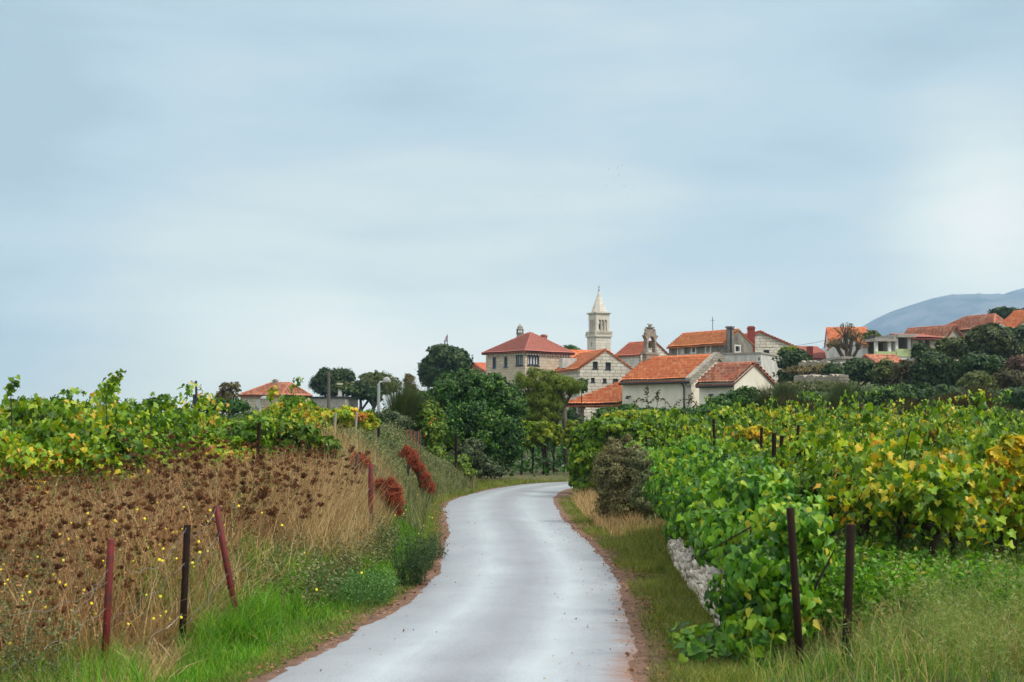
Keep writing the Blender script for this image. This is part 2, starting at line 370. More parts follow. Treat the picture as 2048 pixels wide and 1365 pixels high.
def tile_mat(name, cols, mott=0.3, dark=(.12, .05, .03), tw=0.22, th=0.36):
    m, t, b, o = newmat(name); v = uvn(t)
    s = t.nodes.new('ShaderNodeSeparateXYZ'); t.links.new(v, s.inputs[0])
    c = t.nodes.new('ShaderNodeCombineXYZ')
    t.links.new(mth(t, 'FLOOR', mth(t, 'DIVIDE', s.outputs[0], tw)), c.inputs[0]); t.links.new(mth(t, 'FLOOR', mth(t, 'DIVIDE', s.outputs[1], th)), c.inputs[1])
    wn = t.nodes.new('ShaderNodeTexWhiteNoise'); wn.noise_dimensions = '2D'; t.links.new(c.outputs[0], wn.inputs[0])
    k = len(cols); col = ramp(t, wn.outputs[0], [(i / (k - 1), cc) for i, cc in enumerate(cols)])
    n = noise(t, v, 0.9, 7, 0.7)
    col = mixc(t, mth(t, 'MULTIPLY', ramp(t, n, [(0.48, 0.0), (0.66, 1.0)]), mott), col, dark)
    fv = mth(t, 'FRACT', mth(t, 'DIVIDE', s.outputs[1], th))
    setc(t, b.inputs['Base Color'], col); b.inputs['Roughness'].default_value = 0.75
    bump(t, b, noise(t, v, 12, 4), 0.3, 0.02); return m
TILE_O = tile_mat("orange_clay_tiles", [(.60, .15, .045), (.70, .21, .07), (.50, .12, .045), (.74, .30, .13)], 0.2)
TILE_L = tile_mat("bright_orange_tiles", [(.62, .20, .06), (.54, .15, .045), (.68, .26, .09), (.45, .13, .05)], 0.25)
TILE_R = tile_mat("red_clay_tiles", [(.46, .11, .05), (.55, .15, .07), (.40, .10, .055)], 0.15)
TILE_P = tile_mat("dull_pink_red_tiles", [(.33, .10, .075), (.37, .12, .09), (.30, .09, .07)], 0.12)
TILE_M = tile_mat("mottled_old_tiles", [(.45, .12, .06), (.55, .22, .13), (.25, .09, .06), (.50, .15, .07), (.42, .27, .19)], 0.45)
# ------------------------------------------------------------------ leaf geometry
def tmpl(pts, tris): return np.array(pts, float), np.array(tris, int)
def fan(outline, c):
    n = len(outline); return tmpl([c] + outline, [(0, 1 + i, 1 + (i + 1) % n) for i in range(n)])
def bendz(o, fold=0.25, droop=0.25): return [(x, y, fold * abs(x) - droop * max(y, 0) ** 2) for x, y in o]
_g = [(0, .02), (.15, -.20), (.40, -.14), (.54, .07), (.41, .20), (.61, .44), (.36, .47), (.23, .62), (0, .92)]
_g = _g + [(-x, y) for x, y in _g[1:-1]][::-1]
GRAPE = fan(bendz(_g, .36, .42), (0, .18, -.05))
_h = [(0, 0), (.2, -.14), (.42, -.04), (.50, .20), (.38, .50), (.18, .76), (0, .98)]
_h = _h + [(-x, y) for x, y in _h[1:-1]][::-1]
HEART = fan(bendz(_h, 0.38, 0.42), (0, .25, -.04))
OVAL = tmpl(bendz([(0, 0), (.28, .3), (.24, .7), (0, 1), (-.24, .7), (-.28, .3)]), [(0, 1, 5), (1, 2, 4), (1, 4, 5), (2, 3, 4)])
DIAM = tmpl([(0, 0, 0), (.35, .45, .08), (0, 1, -.1), (-.35, .45, .08)], [(0, 1, 2), (0, 2, 3)])
NEED = tmpl([(-.03, 0, 0), (.03, 0, 0), (0.0, 1, -.05)], [(0, 1, 2)])
TUFT = tmpl([(0, 0, 0), (.16, .35, .05), (.05, 1, -.1), (-.12, .5, .05)], [(0, 1, 2), (0, 2, 3)])
def unit(a): return a / np.maximum(np.linalg.norm(a, axis=-1, keepdims=True), 1e-9)
def rdir(n): return unit(rng.normal(size=(n, 3)))
def place(T, pos, nrm, tip, size, rnd=None):
    """instances of a template merged into arrays"""
    V, Fc = T; n = len(pos)
    z = unit(nrm); y = tip - z * np.sum(tip * z, 1, keepdims=True); y = unit(y); x = np.cross(y, z)
    M = np.stack([x, y, z], 1)                    # rows are axes
    W = np.einsum('kj,njl->nkl', V, M) * np.asarray(size).reshape(-1, 1, 1) + pos[:, None, :]
    Fa = Fc[None] + (np.arange(n) * len(V))[:, None, None]
    r = np.repeat(rng.random(n) if rnd is None else rnd, len(V))
    return W.reshape(-1, 3), Fa.reshape(-1, 3), r
def merge(parts):
    Vs, Fs, rs = [], [], []; o = 0
    for V, Fc, r in parts:
        Vs.append(V); Fs.append(Fc + o); rs.append(r); o += len(V)
    return np.concatenate(Vs), np.concatenate(Fs), np.concatenate(rs)
def blades(base, h, lean, az, width, seg=3, droop=1.0, rnd=None, waz=None):
    """curved tapering strips"""
    n = len(base); t = np.linspace(0, 1, seg + 1)
    d = np.stack([np.cos(az), np.sin(az), np.zeros(n)], 1)
    pos = base[:, None, :] + d[:, None, :] * (lean * h)[:, None, None] * (t ** 1.8)[None, :, None]
    zz = (h[:, None] * (t[None] - droop * (lean[:, None]) ** 2 * 0.45 * t[None] ** 2.2))
    pos[:, :, 2] += zz
    wa = rng.random(n) * 2 * np.pi if waz is None else waz
    wv = np.stack([np.cos(wa), np.sin(wa), np.zeros(n)], 1)
    wd = (width[:, None] * (1 - t[None] ** 1.6 * 0.88))[:, :, None] * wv[:, None, :]
    V = np.stack([pos - wd, pos + wd], 2)         # n,seg+1,2,3
    idx = np.arange(n)[:, None] * (seg + 1) * 2 + np.arange(seg)[None] * 2
    q = np.stack([idx, idx + 1, idx + 3, idx + 2], -1).reshape(-1, 4)
    tri = np.concatenate([q[:, [0, 1, 2]], q[:, [0, 2, 3]]])
    r = np.repeat(rng.random(n) if rnd is None else rnd, (seg + 1) * 2)
    return V.reshape(-1, 3), tri, r, pos[:, -1, :]
def stuff(name, parts, mat, label, cat, loc=(0, 0, 0)):
    V, Fc, r = merge(parts); o = link(name, npmesh(name, V - np.array(loc), Fc, mat, {'rnd': r}), None, loc)
    return tag(o, label, cat, None, 'stuff')
def lobes3(lobes, D, dep=0.9):
    out = []
    for l in lobes:
        cx, cy, rx, ry = l[:4]; d = D + (l[4] if len(l) > 4 else 0)
        c = P(cx, cy, d); k = d / F; out.append((np.array(c), np.array([rx * k, max(rx, ry) * k * dep if dep < 5 else dep, ry * k])))
    return out
def crown(L3, n, clump=0.3, nclump=22, inner=0.25, zmin=None):
    area = np.array([a[1][0] * a[1][2] for a in L3]); area = area / area.sum()
    Ps, Ns, Cs = [], [], []
    for (c, r), a in zip(L3, area):
        m = max(int(n * a), 30); K = max(5, int(nclump * math.sqrt(a * len(L3))))
        cd_ = rdir(K); cd_[:, 2] = np.where(cd_[:, 2] < -.55, -cd_[:, 2], cd_[:, 2])
        cc = c + r * cd_ * rng.uniform(.66, 1.0, (K, 1)); cr = r.min() * clump * rng.uniform(.6, 1.25, K)
        ci = rng.integers(0, K, m); q = rdir(m) * (rng.random((m, 1)) ** .45) * cr[ci][:, None]
        p = cc[ci] + q * np.array([1.15, 1.15, .8])
        mi = int(m * inner); p[:mi] = c + r * rdir(mi) * (rng.random((mi, 1)) ** .5) * .86
        nn = unit(unit((p - c) / r) + unit(q + 1e-6) * .7 + rng.normal(size=(m, 3)) * .45 + np.array([0, 0, .35]))
        shade = (ci % 7) / 7.0
        mo = int(m * .06); od = rdir(mo); od[:, 2] = np.abs(od[:, 2]) * 1.1 - .15; kk = od[np.minimum(np.arange(mo) // 6 * 6, mo - 1)] if mo else od
        if mo: p[-mo:] = c + r * (kk * (0.93 + .26 * rng.random((mo, 1))) + rng.normal(size=(mo, 3)) * .02)
        Ps.append(p); Ns.append(nn); Cs.append(shade)
    p = np.concatenate(Ps); nn = np.concatenate(Ns); s = np.concatenate(Cs)
    if zmin is not None:
        k = p[:, 2] > zmin; p, nn, s = p[k], nn[k], s[k]
    return p, nn, s
def bush(name, label, cat, px, D, lobes, n, size, mat, T=OVAL, part='foliage', stem='stem', group=None, clump=.3, nclump=22, tipdown=.4,
         inner=.25, sr=.05, stemmat=None, dep=.9, extra=None, bare=0):
    x = X(px, D); g = G(x, D); base = np.array([x, D, g]); L3 = lobes3(lobes, D, dep)
    root = empty(name, (x, D, g), label, cat, group)
    p, nn, s = crown(L3, n, clump, nclump, inner, g + .02)
    tip = rdir(len(p)) + np.array([0, 0, -tipdown])
    rnd = np.clip(s * .45 + rng.random(len(p)) * .6, 0, 1)
    V, Fc, r = place(T, p - base, nn, tip, size * rng.uniform(.6, 1.35, len(p)), rnd)
    parts = [(V, Fc, r)]
    if extra is not None: parts += extra(base)
    V, Fc, r = merge(parts)
    link(part, npmesh(part, V, Fc, mat, {'rnd': r}), root)
    mb = MB()
    top = max(L3, key=lambda a: a[0][2])[0] - base
    mb.tube([(0, 0, -.15), (top[0] * .25 + .05, top[1] * .2, top[2] * .35), tuple(top * np.array([.8, .8, .8]))], [sr, sr * .8, sr * .4], 7)
    for c, r_ in L3:
        q = c - base
        for k in range(2 + bare):
            dd = rdir(1)[0] * r_ * (.8 if not bare else 1.02); dd[2] = abs(dd[2])
            e = q + dd; z0 = min(top[2] * .35, q[2] * .6)
            st = Vector((top[0] * .25 + .05, top[1] * .2, z0 * rng.uniform(.5, 1)))
            mid = Vector((q[0] * .7, q[1] * .7, q[2] * .85 + .0)) + Vector(rng.normal(size=3) * .06 * r_.min())
            mb.tube([st, mid, tuple(e)], [sr * .55, sr * .35, sr * .08], 5)
    mb.build(stem, stemmat or BARK, root, smooth=True)
    return root
# ------------------------------------------------------------------ ground sheet
def build_ground():
    xs = np.unique(np.concatenate([np.linspace(-5000, -60, 24), np.linspace(-60, -12, 40), np.arange(-12, 12, .28), np.linspace(12, 80, 60), np.linspace(80, 5000, 24)]))
    ys = np.unique(np.concatenate([np.linspace(-600, -6, 12), np.arange(-5, 62, .35), np.linspace(62, 320, 90), np.linspace(320, 7000, 40)]))
    Xg, Yg = np.meshgrid(xs, ys); Zg = H(Xg, Yg); V = np.stack([Xg, Yg, Zg], -1).reshape(-1, 3)
    nx = len(xs); i = np.arange(len(ys) - 1)[:, None] * nx + np.arange(nx - 1)[None]
    q = np.stack([i, i + 1, i + nx + 1, i + nx], -1).reshape(-1, 4)
    m, t, b, o = newmat("field_soil"); v = t.nodes.new('ShaderNodeNewGeometry').outputs['Position']
    n = noise(t, v, .6, 8, .7); n2 = noise(t, v, 14, 4, .6)
    c = ramp(t, n, [(.3, (.07, .045, .022)), (.5, (.075, .085, .025)), (.7, (.13, .10, .045))])
    c = mixc(t, 1., c, ramp(t, n2, [(.3, (.7, .7, .7)), (.7, (1.25, 1.2, 1.1))]), 'MULTIPLY')
    setc(t, b.inputs['Base Color'], c); b.inputs['Roughness'].default_value = .95; bump(t, b, n2, .8, .03)
    tag(link("ground", npmesh("ground", V, q, m, smooth=True)), kind='structure')
build_ground()
# ------------------------------------------------------------------ road
def spline(pts, n):
    pts = np.array(pts, float); d = np.r_[0, np.cumsum(np.linalg.norm(np.diff(pts, axis=0), axis=1))]
    out = []
    for s in np.linspace(0, len(pts) - 1 - 1e-6, n):
        i = int(s); t = s - i; p = [pts[max(0, min(len(pts) - 1, i + k))] for k in (-1, 0, 1, 2)]
        out.append(.5 * ((2 * p[1]) + (-p[0] + p[2]) * t + (2 * p[0] - 5 * p[1] + 4 * p[2] - p[3]) * t * t + (-p[0] + 3 * p[1] - 3 * p[2] + p[3]) * t ** 3))
    return np.array(out)
NR = 900
lp = spline([(x, y) for y, x in LE] + [(.53, 49.9), (2.2, 52.2), (6, 54.6), (14, 57), (26, 60)], NR)
rp = spline([(x, y) for y, x in RE] + [(2.6, 48.3), (4.2, 50.3), (7.4, 52.0), (15, 54.3), (27, 57.2)], NR)
def jag(n, amp, k=5, seed=0):
    r = np.random.default_rng(seed); a = np.zeros(n)
    for s, w_ in ((3, .3), (9, .35), (27, .35)):
        a += w_ * np.interp(np.linspace(0, 1, n), np.linspace(0, 1, max(n // s, 2)), r.normal(size=max(n // s, 2)))
    return a * amp
def road():
    C = 25; t = np.linspace(0, 1, C); wdt = np.linalg.norm(rp - lp, axis=1); dv = (rp - lp) / wdt[:, None]
    a = lp - dv * jag(NR, .05, seed=2)[:, None]; b = rp + dv * jag(NR, .05, seed=3)[:, None]
    pts = a[:, None] * (1 - t)[None, :, None] + b[:, None] * t[None, :, None]
    z = H(pts[..., 0], pts[..., 1]) * 1.0 + .022 + .03 * (1 - (2 * t - 1) ** 2)[None]
    V = np.concatenate([pts, z[..., None]], -1).reshape(-1, 3)
    i = np.arange(NR - 1)[:, None] * C + np.arange(C - 1)[None]; q = np.stack([i, i + 1, i + C + 1, i + C], -1).reshape(-1, 4)
    mid = (lp + rp) / 2; s = np.r_[0, np.cumsum(np.linalg.norm(np.diff(mid, axis=0), axis=1))]
    uv = np.stack([np.broadcast_to(t[None], (NR, C)), np.broadcast_to(s[:, None], (NR, C))], -1).reshape(-1, 2)
    m, T, bs, o = newmat("wet_asphalt"); uvv = uvn(T); pos = T.nodes.new('ShaderNodeNewGeometry').outputs['Position']
    sp = T.nodes.new('ShaderNodeSeparateXYZ'); T.links.new(uvv, sp.inputs[0]); u = sp.outputs[0]
    n1 = noise(T, pos, .8, 6, .65); nf = noise(T, pos, 90, 3, .7); nl = noise(T, mapping(T, uvv, (5, .22, 1)), 1.6, 5, .6)
    uw = mth(T, 'ADD', u, mth(T, 'MULTIPLY', mth(T, 'SUBTRACT', nl, .5), .12))
    trk = ramp(T, uw, [(0.0, 0.0), (.18, .35), (.30, 1.0), (.42, .25), (.52, 0.0), (.62, .25), (.73, 1.0), (.86, .3), (1.0, 0.0)])
    base = mixc(T, trk, (.225, .24, .28), (.40, .45, .50))
    base = mixc(T, 1., base, ramp(T, nf, [(.3, (.58, .58, .60)), (.7, (1.32, 1.32, 1.3))]), 'MULTIPLY')
    base = mixc(T, 1., base, ramp(T, n1, [(.3, (.86, .86, .87)), (.7, (1.1, 1.1, 1.1))]), 'MULTIPLY')
    # soil washed over the right hand edge
    nd = noise(T, mapping(T, pos, (.8, 2.2, 1)), 2.0, 7, .75)
    sep2 = T.nodes.new('ShaderNodeSeparateXYZ'); T.links.new(pos, sep2.inputs[0])
    nearf = mth(T, 'SUBTRACT', 1.0, mth(T, 'MULTIPLY', mth(T, 'SUBTRACT', sep2.outputs[1], 12.0, clamp=False), .09), clamp=True)
    edge = mth(T, 'ADD', mth(T, 'SUBTRACT', u, mth(T, 'SUBTRACT', 1.0, mth(T, 'MULTIPLY', nearf, .10))), mth(T, 'MULTIPLY', mth(T, 'SUBTRACT', nd, .5), .30))
    dm = mth(T, 'MULTIPLY', edge, 9.0, clamp=True)
    edl = mth(T, 'MULTIPLY', mth(T, 'ADD', mth(T, 'SUBTRACT', .012, u), mth(T, 'MULTIPLY', mth(T, 'SUBTRACT', nd, .5), .12)), 14.0, clamp=True)
    dm = mth(T, 'MAXIMUM', dm, edl)
    base = mixc(T, dm, base, (.20, .11, .08))
    ns = noise(T, pos, 26, 2, .5); spk = ramp(T, ns, [(.72, 0.0), (.76, 1.0)]); base = mixc(T, mth(T, 'MULTIPLY', spk, .4), base, (.05, .045, .045))
    cr_ = noise(T, mapping(T, pos, (1, .7, 1)), 1.4, 8, .7, 1.2); crk = mth(T, 'SUBTRACT', 1.0, mth(T, 'MULTIPLY', mth(T, 'ABSOLUTE', mth(T, 'SUBTRACT', cr_, .5)), 160.0), clamp=True)
    crm = ramp(T, noise(T, pos, .35, 3), [(.5, 0.0), (.62, 1.0)]); base = mixc(T, mth(T, 'MULTIPLY', mth(T, 'MULTIPLY', crk, crm), .35), base, (.06, .055, .055))
    setc(T, bs.inputs['Base Color'], base)
    rg = mth(T, 'ADD', mth(T, 'ADD', .40, mth(T, 'MULTIPLY', trk, -.12)), mth(T, 'MULTIPLY', dm, .4)); setc(T, bs.inputs['Roughness'], rg)
    bs.inputs['Specular IOR Level'].default_value = .5
    bump(T, bs, nf, .35, .004)
    tag(link("road", npmesh("road", V, q, m, uv=uv, smooth=True)), kind='structure')
    # bare soil along both edges
    dm_, T, bs, o = newmat("red_brown_soil"); pos = T.nodes.new('ShaderNodeNewGeometry').outputs['Position']
    n = noise(T, pos, 5, 8, .75); setc(T, bs.inputs['Base Color'], ramp(T, n, [(.3, (.05, .026, .018)), (.5, (.13, .068, .044)), (.7, (.22, .125, .085))])); bs.inputs['Roughness'].default_value = .9
    bump(T, bs, n, 1., .03)
    for nm, edge_, sgn, w0, sd_ in (("path_edge_soil", lp, -1, .17, 5), ("path_edge_soil", rp, 1, .32, 6)):
        out = edge_ + dv * sgn * (w0 + jag(NR, .16, seed=sd_))[:, None]; inn = edge_ - dv * sgn * .2
        C2 = 7; tt = np.linspace(0, 1, C2); pp = inn[:, None] * (1 - tt)[None, :, None] + out[:, None] * tt[None, :, None]
        zz = H(pp[..., 0], pp[..., 1]) + .012 - .0 * tt[None] + .012 * np.sin(tt * np.pi)[None]
        V = np.concatenate([pp, zz[..., None]], -1).reshape(-1, 3)
        i = np.arange(NR - 1)[:, None] * C2 + np.arange(C2 - 1)[None]; q = np.stack([i, i + 1, i + C2 + 1, i + C2], -1).reshape(-1, 4)
        tag(link("soil_verge", npmesh("soil_verge", V, q, dm_, smooth=True)), kind='structure')
road()
# ------------------------------------------------------------------ mountain ridge, far away
def mountain():
    D = 5200.0
    prof = [(1560, 800), (1640, 700), (1690, 668), (1722, 655), (1755, 636), (1790, 620), (1830, 607), (1865, 596), (1900, 589), (1945, 588), (1990, 587.5), (2010, 588), (2030, 580), (2048, 575), (2100, 560), (2200, 540), (2400, 560), (2600, 640), (2900, 800)]
    ax = np.linspace(1560, 2900, 180); py = np.interp(ax, [p[0] for p in prof], [p[1] for p in prof])
    rows = 60; V = []
    r = np.random.default_rng(4)
    cx = (ax - 1024) / F * D
    top = CAMZ + (855 - py) / F * D
    ph = r.random(8) * 6
    for j in range(rows):
        s = j / (rows - 1) * 2 - 1                     # -1 front foot, 0 crest, 1 back foot
        k = 1 - abs(s) ** 1.25
        dy = s * 1500
        rid = sum(np.sin(cx / (900 / (q + 1.7)) + ph[q] + dy / 500.) for q in range(6)) * 14 * (1 - k) * (k ** .3) * 2.0
        zz = -30 + (top + 30) * k + rid + r.normal(size=len(cx)) * 3 * (k < .98)
        V.append(np.stack([cx * (1 + dy / D * .0), D + dy + 0 * cx, zz], -1))
    V = np.array(V); nx = len(ax); i = np.arange(rows - 1)[:, None] * nx + np.arange(nx - 1)[None]
    q = np.stack([i, i + 1, i + nx + 1, i + nx], -1).reshape(-1, 4)
    m, t, b, o = newmat("mountain_scrub_rock"); v = t.nodes.new('ShaderNodeNewGeometry').outputs['Position']
    n = noise(t, v, .006, 9, .7); setc(t, b.inputs['Base Color'], ramp(t, n, [(.44, (.02, .035, .025)), (.60, (.17, .165, .15))])); b.inputs['Roughness'].default_value = 1
    tag(link("mountain", npmesh("mountain", V.reshape(-1, 3), q, m, smooth=True)), kind='structure')
mountain()
# ------------------------------------------------------------------ roofs of clay tiles, real relief
def tile_grid(p0, p1, p2, p3, per=.3, row=.4, amp=.045, sub=4):
    """p0-p1 eave, p3-p2 top; returns V,F,uv"""
    p0, p1, p2, p3 = [np.array(p, float) for p in (p0, p1, p2, p3)]
    e = p1 - p0; Lw = np.linalg.norm(e); e = e / Lw; s = p3 - p0; s = s - e * (s @ e)
    if np.linalg.norm(s) < 1e-6: s = p2 - p1; s = s - e * (s @ e)
    Ls = np.linalg.norm(s); s = s / Ls; n = np.cross(e, s)
    if n[2] < 0: n = -n
    nu = max(4, int(Lw / per * sub)); nr = max(2, int(round(Ls / row))); rr = Ls / nr
    us = np.linspace(0, 1, nu + 1); vs = []; hs = []
    for k in range(nr): vs += [k / nr, (k + .97) / nr]; hs += [amp * 2.0, .0]
    vs = np.array(vs + [1.0]); hs = np.array(hs + [.0])
    U, Vv = np.meshgrid(us, vs)
    Pm = (p0[None, None] * (1 - U)[..., None] + p1 * U[..., None]) * (1 - Vv)[..., None] + (p3 * (1 - U)[..., None] + p2 * U[..., None]) * Vv[..., None]
    d = (Pm - p0); ul = d @ e; vl = d @ s
    prof = np.abs(np.sin(ul * np.pi / per)) ** .7 * amp
    wob = .02 * np.sin(ul * 1.3 + vl * .7) 
    Pm = Pm + n * (prof + hs[:, None] + wob)[..., None]
    nx = nu + 1; i = np.arange(len(vs) - 1)[:, None] * nx + np.arange(nu)[None]
    q = np.stack([i, i + 1, i + nx + 1, i + nx], -1).reshape(-1, 4)
    return Pm.reshape(-1, 3), q, np.stack([ul, vl], -1).reshape(-1, 2)
def roof_mesh(name, planes, mat, parent, per=.3, row=.4, ridges=(), th=.14, amp=.045, rmat=None, sub=4):
    Vs, Fs, uvs = [], [], []; o = 0
    for p in planes:
        V, q, uv = tile_grid(*p, per=per, row=row, amp=amp, sub=sub); Vs.append(V); Fs.append(q + o); uvs.append(uv); o += len(V)
        B = np.array([tuple(x) for x in p], float) - np.array([0, 0, th]); T = np.array([tuple(x) for x in p], float) + np.array([0, 0, .0])
        VV = np.concatenate([B, T]); f = np.array([[3, 2, 1, 0], [0, 1, 5, 4], [1, 2, 6, 5], [2, 3, 7, 6], [3, 0, 4, 7]]) + o
        Vs.append(VV); Fs.append(f); uvs.append(VV[:, :2]); o += 8
    ob = link(name, npmesh(name, np.concatenate(Vs), np.concatenate(Fs), mat, uv=np.concatenate(uvs)), parent)
    if ridges:
        mb = MB()
        for a, b in ridges:
            a, b = Vector(a), Vector(b); Ln = (b - a).length; k = max(1, int(Ln / .4)); d = (b - a) / k
            for j in range(k):
                mb.tube([a + d * j + Vector((0, 0, .03)), a + d * (j + 1.02) + Vector((0, 0, .03))], [.125, .10], 7)
        mb.build('ridge_cap', rmat or mat, ob)
    return ob

class House:
    def __init__(s, name, label, px, D, theta, pxR, pxL, zg=None, cat='house', group=None, La=None, Lb=None):
        s.C = Vector((X(px, D), D, 0)); th = R(theta); s.A = Vector((math.cos(th), math.sin(th), 0)); s.B = Vector((-math.sin(th), math.cos(th), 0))
        s.zg = (G(s.C.x, D) - .3) if zg is None else zg
        s.root = empty(name, (s.C.x, s.C.y, s.zg), label, cat, group, th)
        s.La = La or s.solve(s.A, pxR); s.Lb = Lb or s.solve(s.B, pxL)
        s.holes = {'A': [], 'B': []}; s.wins = []; s.D = D
    def solve(s, d, px, o=None):
        o = o or s.C; k = (px - 1024) / F
        den = d.x - k * d.y
        return (k * o.y - o.x) / den
    def depth(s, face, t, off=0): return (s.C + (s.A if face == 'A' else s.B) * t).y
    def z(s, py, D=None): return Z(py, D or s.D) - s.zg
    def zf(s, face, px, py):
        t = s.solve(s.A if face == 'A' else s.B, px); return Z(py, s.depth(face, t)) - s.zg
    def rect(s, face, x0, x1, y0, y1):
        t0 = s.solve(s.A if face == 'A' else s.B, x0); t1 = s.solve(s.A if face == 'A' else s.B, x1)
        if t0 > t1: t0, t1 = t1, t0
        Dm = s.depth(face, (t0 + t1) / 2); return t0, t1, Z(y1, Dm) - s.zg, Z(y0, Dm) - s.zg
    def fn(s, face, inset=0.0):
        if face == 'A': return lambda u, v: (u, inset, v)
        return lambda u, v: (inset, u, v)
    def walls(s, mat, za, zb=None, gable=None, zr=None, z0=-1.0, mats=None, zback=None, name='wall', ridge_t=None):
        """za eave height; gable 'A' : gable over face A ; 'B' over face B"""
        La, Lb = s.La, s.Lb; mb = MB()
        rt = ridge_t or .5
        def out(Lx, g): return [(0, z0), (Lx, z0), (Lx, za), (Lx * rt, zr), (0, za)] if g else [(0, z0), (Lx, z0), (Lx, za), (0, za)]
        for f, Lx in (('A', La), ('B', Lb)):
            hs = [h for h, dp in s.holes[f]]
            mb.poly(out(Lx, gable == f), hs, s.fn(f), flip=(f == 'B'))
            for h, dp in s.holes[f]:
                for k in range(len(h)):
                    a, b = h[k], h[(k + 1) % len(h)]
                    q = [s.fn(f)(*a), s.fn(f)(*b), s.fn(f, dp)(*b), s.fn(f, dp)(*a)]
                    mb.face(q)
        mb.poly(out(La, gable == 'A'), [], lambda u, v: (u, Lb, v), flip=True)
        mb.poly(out(Lb, gable == 'B'), [], lambda u, v: (La, u, v))
        if gable is None: mb.face([(0, 0, za), (La, 0, za), (La, Lb, za), (0, Lb, za)])
        s.wall = mb.build(name, mat, s.root)
        for args in s.wins: s._win(*args)
        return s.wall
    def win(s, face, x0, x1, y0, y1, frame=WHITEFR, pane=GLASS, style='casement', dp=.16, arch=False, name='window'):
        t0, t1, z0, z1 = s.rect(face, x0, x1, y0, y1)
        if arch:
            r = (t1 - t0) / 2; cx = (t0 + t1) / 2
            h = [(t0, z0), (t1, z0)] + [(cx + r * math.cos(a), z1 - r + r * math.sin(a)) for a in np.linspace(0, math.pi, 9)]
        else: h = [(t0, z0), (t1, z0), (t1, z1), (t0, z1)]
        s.holes[face].append((h, dp)); s.wins.append((face, t0, t1, z0, z1, frame, pane, style, dp, arch, name))
    def _win(s, face, t0, t1, z0, z1, frame, pane, style, dp, arch, name):
        mb = MB(); fw = max(.05, (t1 - t0) * .08)
        def bx(m, a0, a1, c0, c1, d0, d1):
            if face == 'A': m.box(a0, a1, d0, d1, c0, c1)
            else: m.box(d0, d1, a0, a1, c0, c1)
        d0, d1 = dp - .09, dp - .01
        if style == 'proud':   # stone surround standing out of the wall
            o = .14
            bx(mb, t0 - o, t1 + o, z1 + .003, z1 + o, -.05, .02); bx(mb, t0 - o, t0 - .003, z0, z1, -.05, .02); bx(mb, t1 + .003, t1 + o, z0, z1, -.05, .02); bx(mb, t0 - o - .04, t1 + o + .04, z0 - o, z0 - .003, -.08, .02)
            bx(mb, t0, t0 + fw, z0, z1, d0, d1); bx(mb, t1 - fw, t1, z0, z1, d0, d1)
        elif style == 'shut':
            n = 2; wv = (t1 - t0) / n
            for k in range(n):
                a = t0 + k * wv + .01; bx(mb, a, a + wv - .02, z0, z1, .0, .04)
                for j in range(7): zz = z0 + (z1 - z0) * (j + .5) / 7; bx(mb, a + .05, a + wv - .07, zz - .025, zz + .025, -.03, .0)
            bx(mb, t0 - .1, t1 + .1, z0 - .12, z0 - .004, -.07, .02)
            s.shut = True
        elif style == 'bare': bx(mb, t0 - .05, t1 + .05, z0 - .1, z0 - .004, -.05, .02)
        else:
            bx(mb, t0, t0 + fw, z0, z1, d0, d1); bx(mb, t1 - fw, t1, z0, z1, d0, d1)
            bx(mb, t0 + fw, t1 - fw, z1 - fw, z1, d0, d1); bx(mb, t0 + fw, t1 - fw, z0, z0 + fw, d0, d1)
            k = 2 if style == 'casement' else 4 if style == 'wide' else 0
            for j in range(1, k):
                c = t0 + (t1 - t0) * j / k; bx(mb, c - fw * .4, c + fw * .4, z0 + fw, z1 - fw, d0, d1)
            bx(mb, t0 - .08, t1 + .08, z0 - .1, z0 - .004, -.06, .02)
        w_ = mb.build(name, frame, s.root)
        pb = MB(); e = .002
        if face == 'A': pb.face([(t0 - e, dp + .0, z0 - e), (t1 + e, dp, z0 - e), (t1 + e, dp, z1 + e), (t0 - e, dp, z1 + e)])
        else: pb.face([(dp, t0 - e, z0 - e), (dp, t1 + e, z0 - e), (dp, t1 + e, z1 + e), (dp, t0 - e, z1 + e)])
        pb.build('pane', pane, w_)
    def gableA(s, mat, ze, zr, oh=.3, ohg=.12, rt=.5, **k):
        La, Lb = s.La, s.Lb; m = La * rt; sl = (zr - ze) / m; sr = (zr - ze) / (La - m); u = .04
        a = (-oh, -ohg, ze - oh * sl + u); b = (-oh, Lb + ohg, ze - oh * sl + u); c = (m, Lb + ohg, zr + u); d = (m, -ohg, zr + u)
        e = (La + oh, -ohg, ze - oh * sr + u); f = (La + oh, Lb + ohg, ze - oh * sr + u)
        return roof_mesh('roof', [(b, a, d, c), (e, f, c, d)], mat, s.root, ridges=[(d, c)], **k)
    def gableB(s, mat, ze, zr, oh=.3, ohg=.12, **k):
        La, Lb = s.La, s.Lb; m = Lb / 2; sl = (zr - ze) / m; u = .04
        a = (-ohg, -oh, ze - oh * sl + u); b = (La + ohg, -oh, ze - oh * sl + u); c = (La + ohg, m, zr + u); d = (-ohg, m, zr + u)
        e = (-ohg, Lb + oh, ze - oh * sl + u); f = (La + ohg, Lb + oh, ze - oh * sl + u)
        return roof_mesh('roof', [(a, b, c, d), (f, e, d, c)], mat, s.root, ridges=[(d, c)], **k)
